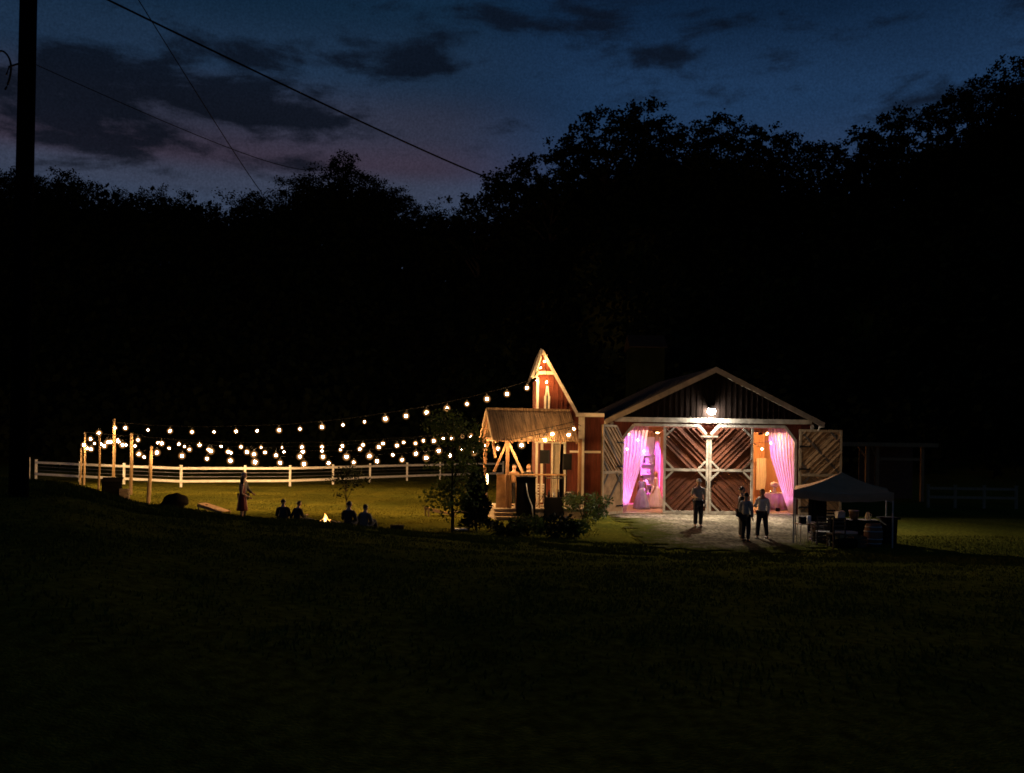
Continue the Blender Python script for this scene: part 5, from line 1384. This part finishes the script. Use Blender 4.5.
# ================================================================ LAWN OBJECTS
# campfire
fq = G(325.5, 525.3); fq.z = terr(fq.x, fq.y)
cf = thing('campfire', 'small bright campfire between the two seated pairs', 'campfire', fq)
rg = random.Random(9)
for k in range(11):
    a = k * 2 * PI / 11; b = MB(); b.ball((.52 * math.cos(a), .52 * math.sin(a), .05), .12, 8, (1, .8, .7))
    for v in b.bm.verts: v.co += Vector((noise.noise(v.co * 9 + Vector((k, 0, 0))), noise.noise(v.co * 9 + Vector((0, k, 0))), noise.noise(v.co * 9))) * .025
    b.build('stone', STONE, cf, world=False)
for k in range(5):
    a = k * 1.26 + .3; b = MB(); b.tube([(.36 * math.cos(a), .36 * math.sin(a), .06), (-.05 * math.cos(a), -.05 * math.sin(a), .26)], [.055, .045], 8); b.build('log', DARKW, cf, world=False)
def flame(mm, x, y, h, r, nm):
    x *= .56; y *= .56; h *= .68; r *= .60
    b = MB(); n = 9; prof = []
    pts = []
    for i in range(n + 1):
        s = i / n; pts.append(Vector((x + .05 * math.sin(s * 4 + x * 20) * s, y + .04 * math.cos(s * 5 + y * 9) * s, .08 + h * s)))
    rr = [max(.004, r * (math.sin(PI * min(1, s_ * .72 + .28)) ** 1.2)) for s_ in [i / n for i in range(n + 1)]]
    b.tube(pts, rr, 9); b.build(nm, mm, cf, world=False)
for (x, y, h, r) in [(0, 0, .52, .11), (.15, .03, .34, .08), (-.17, .0, .30, .085), (.27, .05, .2, .06), (-.29, .04, .17, .06), (.06, -.12, .3, .08), (-.08, -.1, .38, .08)]:
    flame(FLAME, x, y, h, r, 'flame')
flame(FLAMEC, .02, -.16, .24, .09, 'flame_core'); flame(FLAMEC, -.12, -.17, .15, .07, 'flame_core')
# storage bin with lid and small crate
q = G(112, 498.5); q.z = terr(q.x, q.y)
BS = 1.28
BINB = mat('bin_black', (.003, .003, .003), 1, .2, 8, spec=0)
bin_ = thing('storage_bin', 'black bin with sloping lid at the foot of the light poles', 'bin', q, .25)
b = MB(); b.prism([(-.34, -.25, 0), (.34, -.25, 0), (.34, .25, 0), (-.34, .25, 0)], (0, 0, .62)); b.build('body', BINB, bin_, world=False)
b = MB(); b.prism([(-.37, -.28, .63), (.37, -.28, .63), (.37, .28, .78), (-.37, .28, .78)], (0, 0, .03)); b.build('lid', BINB, bin_, world=False)
b = MB(); b.tube([(-.12, -.27, .52), (-.12, -.31, .5), (.12, -.31, .5), (.12, -.27, .52)], .012, 6); b.build('handle', BINB, bin_, world=False); bin_.scale = (BS, BS, BS)
def crate(label, q, rz, w, d, h, m):
    t = thing('crate', label, 'crate', q, rz)
    for sy in (-1, 1):
        b = MB()
        for i in range(3): b.bx(-w / 2, w / 2, sy * d / 2 - .01, sy * d / 2 + .01, .02 + i * h / 3, i * h / 3 + h / 3 - .01)
        b.build('side', m, t, world=False)
    for sx in (-1, 1):
        b = MB()
        for i in range(3): b.bx(sx * w / 2 - .01, sx * w / 2 + .01, -d / 2 + .012, d / 2 - .012, .02 + i * h / 3, i * h / 3 + h / 3 - .01)
        b.build('end', m, t, world=False)
    b = MB(); b.bx(-w / 2 + .012, w / 2 - .012, -d / 2 + .012, d / 2 - .012, .0, .018); b.build('bottom', m, t, world=False)
    return t
q = G(124.5, 499); q.z = terr(q.x, q.y); crate('small slatted wood crate beside the black bin', q, .2, .42, .42, .5, DARKW)
# dark covered heap with handle
q = G(174, 511.5); q.z = terr(q.x, q.y)
hp_ = thing('covered_heap', 'dark tarp-covered heap with a curved handle on its right, on the lawn edge', 'heap', q)
b = MB(); b.ball((0, 0, .0), 1, 26, (.66, .45, .76))
for v in list(b.bm.verts):
    if v.co.z < -.02: v.co.z = -.02
    v.co.x += (-.22 if v.co.z < .3 else .1 * v.co.z); v.co += v.co.normalized() * .08 * noise.noise(v.co * 4)
b.build('tarp', BLACKC, hp_, world=False)
b = MB(); b.tube([(.42, -.1, .05), (.50, -.12, .38), (.46, -.12, .47), (.36, -.1, .48)], .02, 8); b.build('handle', GREYM, hp_, world=False)
# cornhole boards
def game_board(label, q, rz):
    t = thing('lawn_game_board', label, 'game board', q, rz)
    b = MB(); n = 24; w, L = .61, 1.22; tilt = .30 / L
    ring = [(.076 * math.cos(2 * PI * k / n), .38 + .076 * math.sin(2 * PI * k / n)) for k in range(n)]
    def Pz(x, y, o=0): return (x, y, .08 + (y + L / 2) * tilt + o)
    outer = []
    for k in range(n):
        a = 2 * PI * k / n; c_, s_ = math.cos(a), math.sin(a); kx = (w / 2) / max(abs(c_), 1e-6); ky = ((L / 2 - .38) if s_ > 0 else (L / 2 + .38)) / max(abs(s_), 1e-6); r_ = min(kx, ky); outer.append((r_ * c_, .38 + r_ * s_))
    up_i = [b.bm.verts.new(Pz(*p)) for p in ring]; up_o = [b.bm.verts.new(Pz(*p)) for p in outer]; lo_i = [b.bm.verts.new(Pz(*p, -.02)) for p in ring]; lo_o = [b.bm.verts.new(Pz(*p, -.02)) for p in outer]
    for k in range(n):
        j = (k + 1) % n; b.bm.faces.new((up_i[k], up_i[j], up_o[j], up_o[k])); b.bm.faces.new((lo_i[k], lo_o[k], lo_o[j], lo_i[j])); b.bm.faces.new((up_o[k], up_o[j], lo_o[j], lo_o[k])); b.bm.faces.new((up_i[k], lo_i[k], lo_i[j], up_i[j]))
    b.build('deck', TAN, t, world=False)
    b = MB()
    for sx in (-1, 1): b.prism([(sx * .29 - .015, -L / 2 + .01, .0), (sx * .29 - .015, L / 2 - .01, .24), (sx * .29 - .015, L / 2 - .01, .355), (sx * .29 - .015, -L / 2 + .01, .056)], (.03, 0, 0))
    b.build('frame', AGED, t, world=False)
    for sx in (-1, 1): b = MB(); b.bx(sx * .26 - .015, sx * .26 + .015, L / 2 - .09, L / 2 - .03, 0, .30); b.build('leg', AGED, t, world=False)
q = G(214, 512.5); q.z = terr(q.x, q.y); game_board('tilted wooden lawn game board left of the standing couple', q, 1.25)
q = G(440, 516); q.z = terr(q.x, q.y); game_board('tilted wooden lawn game board beyond the slender dark tree', q, 1.9)
# low dark block and plank bench near the tree
q = G(397, 529.5); q.z = terr(q.x, q.y); t = thing('wood_block', 'low dark block of wood lying alone on the lawn right of the fire', 'block', q, .15)
b = MB(); b.tube([(-.24, 0, .08), (0, .01, .085), (.24, 0, .08)], [.085, .09, .085], 9); b.build('billet', BARK, t, world=False)
q = W(461, 531, 34.3); q.z = terr(q.x, q.y); t = thing('bench', 'small dark plank stand with pale foot board under the slender tree', 'bench', q, .05)
b = MB(); b.bx(-.30, .30, -.2, .2, .62, .67); b.build('top', TAN, t, world=False)
for sx in (-1, 1): b = MB(); b.bx(sx * .27 - .03, sx * .27 + .03, -.17, .17, 0, .618); b.build('leg', DARKW, t, world=False)
b = MB(); b.bx(-.235, .235, -.19, .19, .03, .07); b.build('foot_board', FENCEW, t, world=False)

# ================================================================ TENT AND WHAT STANDS UNDER IT
tc_ = G(841, 541.5); TS = 1.5; trz = -.30
tn = thing('canopy_tent', 'dark grey pop-up canopy tent standing right of the barn', 'tent', (tc_.x, tc_.y, terr(tc_.x, tc_.y)), trz)
zc2 = 1.72; zpk = 2.28
cor = [(-TS, -TS), (TS, -TS), (TS, TS), (-TS, TS)]
b = MB(); N_ = 12
for k in range(4):
    a, c = Vector((*cor[k], zc2)), Vector((*cor[(k + 1) % 4], zc2)); top = Vector((0, 0, zpk)); rows = []
    for j in range(N_ + 1):
        s = j / N_; L0, R0 = a.lerp(top, s), c.lerp(top, s); cnt = N_ + 1
        row = []
        for i in range(cnt):
            q_ = i / N_; p = L0.lerp(R0, q_); p.z -= .10 * math.sin(PI * q_) * (1 - s) * 1.0 + .07 * math.sin(PI * s); row.append(b.bm.verts.new(p))
        rows.append(row)
    low = [b.bm.verts.new(v.co + Vector((0, 0, -.24 - .012 * math.sin(i * 2.2)))) for i, v in enumerate(rows[0])]
    for r0, r1 in zip([low] + rows, rows):
        for i in range(N_): f = b.bm.faces.new((r0[i], r0[i + 1], r1[i + 1], r1[i])); f.smooth = True
b.build('canopy', CANV, tn, world=False)
for i, (x, y) in enumerate(cor):
    b = MB(); b.bx(x * .985 - .022, x * .985 + .022, y * .985 - .022, y * .985 + .022, 0, zc2 - .03); b.bx(x * .985 - .06, x * .985 + .06, y * .985 - .06, y * .985 + .06, .0, .012) if False else None; b.build('leg', GREYM, tn, world=False)
b = MB()
for k in range(4):
    a, c = Vector((*cor[k], zc2 - .3)) * .985, Vector((*cor[(k + 1) % 4], zc2 - .3)) * .985; a.z = c.z = zc2 - .3
    m_ = (a + c) / 2
    for p, q_ in ((a, m_ + Vector((0, 0, .25))), (m_ + Vector((0, 0, .25)), c), (a + Vector((0, 0, .25)), m_), (m_, c + Vector((0, 0, .25)))): b.beam(p, q_, .02, .012)
b.build('truss', GREYM, tn, world=False)
TM = FRAME[tn.name]
def TW(x, y, z=0): return TM @ Vector((x, y, z))
def table(label, p, rz, w, d, h, m=PAPER, lm=GREYM):
    t = thing('folding_table', label, 'table', p, rz)
    b = MB(); b.bx(-w / 2, w / 2, -d / 2, d / 2, h - .035, h); b.build('tabletop', m, t, world=False)
    for sx in (-1, 1):
        for sy in (-1, 1): b = MB(); b.tube([(sx * (w / 2 - .08), sy * (d / 2 - .06), h - .036), (sx * (w / 2 - .05), sy * (d / 2 - .05), 0)], .014, 6); b.build('leg', lm, t, world=False)
    return t
def put(px, py, Y):
    p = W(px, py, Y); p.z = terr(p.x, p.y); return p
t1 = put(853, 541, 32.2); table('long dark folding table under the middle of the tent', t1, trz * .6, 1.5, .65, .74, DARKW)
b = MB(); n_ = 96; rows = []
for z_, ex_2 in ((.02, .07), (.4, .04), (.70, .012), (.735, .008)):
    row = []
    for k in range(n_):
        a = 2 * PI * k / n_; c_, s_ = math.cos(a), math.sin(a); q_ = 1 / max(abs(c_) / (.75 + ex_2), abs(s_) / (.325 + ex_2)); w_ = 1 + .02 * math.sin(k * 1.7) * (.74 - z_)
        row.append(b.bm.verts.new((c_ * q_ * w_, s_ * q_ * w_, z_)))
    rows.append(row)
for r0, r1 in zip(rows, rows[1:]):
    for k in range(n_): f = b.bm.faces.new((r0[k], r0[(k + 1) % n_], r1[(k + 1) % n_], r1[k])); f.smooth = True
o = b.build('table_skirt', BLACKC, None); o.location = t1; o.rotation_euler[2] = trz * .6; tag(o, 'black cloth skirt around the long table under the tent', 'tablecloth')
t2 = put(804, 548, 31.2); table('small pale side table at the tent left front leg', t2, .1, .5, .42, .68, TAN)
# things on the tables
def onto(tp3, dx, dy, h): return Vector((tp3.x + dx, tp3.y + dy, tp3.z + h + .001))
q = onto(t1, -.45, 0, .74); t = thing('paper_stack', 'crumpled white paper bag open on the left of the tent table', 'paper bag', q, .3)
b = MB(); b.prism([(-.13, -.08, 0), (.13, -.08, 0), (.15, .08, 0), (-.12, .09, 0)], (.02, -.01, .24)); 
for v in b.bm.verts: v.co += Vector((noise.noise(v.co * 7), noise.noise(v.co * 7 + Vector((5, 0, 0))), 0)) * .05
b.build('bag', PAPER, t, world=False); b = MB(); b.prism([(-.14, -.10, .245), (.1, -.12, .25), (.16, .06, .27), (-.1, .1, .25)], (.01, 0, .006)); b.build('flap', PAPER, t, world=False)
q = onto(t1, .02, 0, .74); t = thing('drinks_bucket', 'woven bucket with white rim in the middle of the tent table', 'bucket', q)
b = MB(); b.lathe([(.12, 0), (.15, .14), (.165, .27), (.15, .27), (.11, .02)], n=20); b.build('bucket', WICKER, t, world=False); b = MB(); b.lathe([(.16, .272), (.172, .285), (.16, .298), (.12, .28)], n=20); b.build('rim', PAPER, t, world=False)
q = onto(t1, .47, 0, .74); t = thing('jug', 'small pale jug on the right end of the tent table', 'jug', q)
b = MB(); b.lathe([(.06, 0), (.08, .06), (.075, .14), (.045, .2), (.055, .24)], n=14); b.build('body', CREAM, t, world=False); b = MB(); b.tube([(.07, 0, .06), (.13, 0, .09), (.12, 0, .18), (.05, 0, .2)], .01, 6); b.build('handle', CREAM, t, world=False)
q = onto(t2, -.06, 0, .68); t = thing('radio', 'small black box radio on the pale side table', 'radio', q, .2)
b = MB(); b.bx(-.1, .1, -.07, .07, 0, .2); b.build('case', BLACK, t, world=False); b = MB(); b.tube([(-.09, 0, .201), (-.09, 0, .25), (.09, 0, .25), (.09, 0, .201)], .008, 6); b.build('handle', BLACK, t, world=False)
q = onto(t2, .15, 0, .68); t = thing('paper_roll', 'white paper towel roll beside the radio on the side table', 'paper roll', q)
b = MB(); b.lathe([(.015, 0), (.06, 0), (.06, .24), (.015, .24)], n=16); b.build('roll', PAPER, t, world=False)
# barrel, bin, cooler, sacks, chairs
q = put(873, 553, 30.9); t = thing('barrel', 'brown wooden barrel at the front right of the tent', 'barrel', q)
b = MB(); b.lathe([(.22, 0), (.27, .2), (.285, .36), (.27, .52), (.22, .72), (.20, .72), (.20, .69)], n=22); b.build('staves', mat('barrel_wood', (.20, .10, .06), .8, .3, 4, (6, 6, .5)), t, world=False)
for z, r_ in ((.1, .252), (.24, .282), (.48, .282), (.62, .252)): b = MB(); b.lathe([(r_ - .005, z - .02), (r_ + .008, z - .02), (r_ + .008, z + .02), (r_ - .005, z + .02)], n=22); b.build('hoop', GREYM, t, world=False)
q = put(887, 551, 32.0); t = thing('wheelie_bin', 'black rubbish bin at the right edge of the tent', 'bin', q, .2)
b = MB(); b.prism([(-.22, -.25, 0), (.22, -.25, 0), (.22, .22, 0), (-.22, .22, 0)], (0, 0, .01)); b.prism([(-.2, -.23, .0), (.2, -.23, 0), (.2, .2, 0), (-.2, .2, 0)], (0, -.04, .78)); b.build('body', BLACK, t, world=False)
b = MB(); b.prism([(-.26, -.34, .785), (.26, -.34, .785), (.26, .22, .785), (-.26, .22, .785)], (0, .02, .06)); b.build('lid', BLACK, t, world=False)
for sx in (-1, 1): b = MB(); b.lathe([(.001, -.025), (.09, -.025), (.09, .025), (.001, .025)], n=14).xf(Matrix.Translation((sx * .24, .2, .09)) @ Matrix.Rotation(PI / 2, 4, 'Y')); b.build('wheel', BLACK, t, world=False)
def cooler(label, q, rz, w, m):
    t = thing('cooler', label, 'cooler', q, rz); b = MB(); b.prism([(-w / 2, -.2, 0), (w / 2, -.2, 0), (w / 2, .2, 0), (-w / 2, .2, 0)], (0, 0, .34)); b.build('body', m, t, world=False)
    b = MB(); b.prism([(-w / 2 - .015, -.215, .345), (w / 2 + .015, -.215, .345), (w / 2 + .015, .215, .345), (-w / 2 - .015, .215, .345)], (0, 0, .06)); b.build('lid', PAPER, t, world=False)
    b = MB(); b.tube([(-w / 2 - .02, 0, .25), (-w / 2 - .06, 0, .28), (-w / 2 - .06, 0, .2), (-w / 2 - .02, 0, .22)], .01, 6); b.build('handle', BLACK, t, world=False)
cooler('pale-lidded cooler on the ground below the middle of the tent table', put(846, 549, 31.6), .1, .55, mat('cooler_olive', (.22, .22, .12), .6, .1))
chair('dark chair at the left front of the tent table', put(823, 551, 30.8), 2.9, DARKW)
chair('dark chair in front of the middle of the tent table', put(836, 555, 30.2), 3.3, DARKW)
crate('dark slatted crate on the ground between the barrel and the tent chairs', put(857, 557, 30.6), .2, .42, .36, .36, DARKW)
crate('lower crate of the dark stack left of the tent table', put(818, 549.5, 32.0), .1, .46, .36, .34, DARKW)
qq = put(818, 549.5, 32.0); crate('upper crate of the dark stack left of the tent table', qq + Vector((.02, 0, .345)), .25, .42, .34, .32, DARKW)
q = put(846, 557, 30.0); t = thing('duffel_bag', 'black duffel bag on the ground before the tent table', 'bag', q, .2)
b = MB(); b.tube([(-.34, 0, .15), (-.30, 0, .16), (0, 0, .175), (.30, 0, .16), (.34, 0, .15)], [.10, .155, .165, .155, .10], 14); b.build('body', BLACKC, t, world=False)
b = MB(); b.tube([(-.14, -.12, .26), (-.13, -.10, .36), (0, -.06, .42), (.13, -.10, .36), (.14, -.12, .26)], .014, 6); b.build('strap', BLACK, t, world=False)
q = put(866, 549, 32.6); t = thing('keg', 'dark metal keg behind the barrel under the tent', 'keg', q)
b = MB(); b.lathe([(.17, 0), (.2, .02), (.2, .08), (.185, .1), (.2, .2), (.2, .42), (.185, .52), (.2, .54), (.2, .6), (.17, .62)], n=20); b.build('body', mat('dull_steel', (.06, .06, .06), .7, .2, 6), t, world=False)
b = MB(); b.tube([(0, 0, .6), (0, 0, .72)], .03, 8); b.tube([(-.1, 0, .72), (.1, 0, .72)], .015, 6); b.build('tap', BLACK, t, world=False)
q = TW(-.75, .95, 0); t = thing('drape', 'dark cloth hanging from the tent frame at its back left', 'cloth', q, trz)
b = MB(); rows = [[b.bm.verts.new((-.3 + .6 * i / 20, .04 * math.sin(i * 1.4), zc2 - .32 - 1.25 * k / 6)) for i in range(21)] for k in range(7)]
for r0, r1 in zip(rows, rows[1:]):
    for i in range(20): f = b.bm.faces.new((r0[i], r0[i + 1], r1[i + 1], r1[i])); f.smooth = True
b.build('cloth', BLACKC, t, world=False, recalc=False)
b = MB(); b.tube([(-.34, 0, zc2 - .31), (.34, 0, zc2 - .31)], .015, 6); b.build('rod', GREYM, t, world=False)
chair('dark chair behind the left end of the tent table', put(832, 536, 33.4), .2, BLACK)

# ================================================================ OPEN SHED on the right, cabin behind
SHEDW = mat('shed_timber', (.30, .17, .08), .9, .3, 5, (4, 4, .5), spec=.05)
YS = 55
s0 = W(838, 500, YS); s1 = W(934, 500, YS); SP = Plane(s0, s1)
os_ = thing('open_shed', 'dark open-sided shed with flat roof right of the barn', 'shed', M=SP.M)
def S_(px, py, off=0.): return SP.at(px, py, off)
zt3 = S_(880, 445.5)[1]
b = MB(); b.bx(-.1, SP.w + .1, -.25, 3.2, zt3 + .1, zt3 + .16); b.build('roof', ROOFD, os_, world=False)
b = MB(); b.bx(-.1, SP.w + .1, -.28, -.24, zt3 - .06, zt3 + .17); b.build('fascia', SHEDW, os_, world=False)
for px in (867, 877, 922):
    x = S_(px, 470)[0]; b = MB(); b.bx(x - .09, x + .09, -.09, .09, 0, zt3 + .1); b.build('post', SHEDW, os_, world=False)
b = MB(); z_ = S_(900, 459)[1]; b.bx(S_(878, 459)[0] + .09, S_(921, 459)[0] - .09, -.05, .05, z_ - .09, z_ + .07); b.build('beam', SHEDW, os_, world=False)
b = MB(); x = S_(867, 470)[0]; b.beam((x - .1, 0, zt3 - .6), (x - .6, 0, zt3 + .05), .08, .08); x = S_(877, 470)[0]; b.beam((x - .1, 0, zt3 - .6), (x - .38, 0, zt3 + .05), .08, .08); b.build('brace', SHEDW, os_, world=False)
b = MB(); b.bx(S_(878, 470)[0], SP.w, 3.0, 3.1, 0, zt3 + .05); b.build('back_wall', DARKW, os_, world=False)
cq = W(645, 345, 74); cq.z = terr(cq.x, cq.y); zr3 = W(645, 334, 74).z
cb = thing('cabin', 'small dim cabin roof on the slope behind the barn', 'cabin', (cq.x, cq.y, cq.z))
x0, x1 = W(629, 340, 74).x, W(667, 340, 74).x
b = MB(); b.bx(x0 + .15, x1 - .15, 74, 77, cq.z - 1, zr3 - 1.0); b.build('wall', FAR, cb)
b = MB(); b.prism([(x0, 73.6, zr3 - 1.05), (x0, 75.5, zr3), (x0, 77.4, zr3 - 1.05), (x0, 77.4, zr3 - .98), (x0, 75.5, zr3 + .07), (x0, 73.6, zr3 - .98)], (x1 - x0, 0, 0)); b.build('roof', mat('dim_cabin_roof', (.030, .024, .018), .95, .2, 3, spec=0), cb)
# ================================================================ CAMERA, RENDER
cd = bpy.data.cameras.new('camera'); cam = bpy.data.objects.new('camera', cd); COL.objects.link(cam); sc.camera = cam
cam.matrix_world = Matrix.Translation((0, 0, EYE)) @ Matrix.Rotation(PI / 2, 4, 'X') @ Matrix.Rotation(ROLL, 4, 'Z')
cd.sensor_width = 36; cd.sensor_fit = 'HORIZONTAL'; cd.lens = 36 * F / 1024
cd.shift_y = (HZ - 386.5) / 1024; cd.clip_end = 3000; cd.clip_start = .1
sc.view_settings.view_transform = 'Standard'; sc.view_settings.look = 'None'; sc.view_settings.exposure = 0; sc.view_settings.gamma = 1
cy = sc.cycles
cy.max_bounces = 5; cy.diffuse_bounces = 3; cy.glossy_bounces = 2; cy.transmission_bounces = 3; cy.transparent_max_bounces = 6
cy.sample_clamp_indirect = 4; cy.caustics_reflective = False; cy.caustics_refractive = False
cy.use_denoising = True
try: cy.denoiser = 'OPENIMAGEDENOISE'
except Exception: pass
cy.use_light_tree = True; cy.filter_width = 1.7
cy.use_adaptive_sampling = False
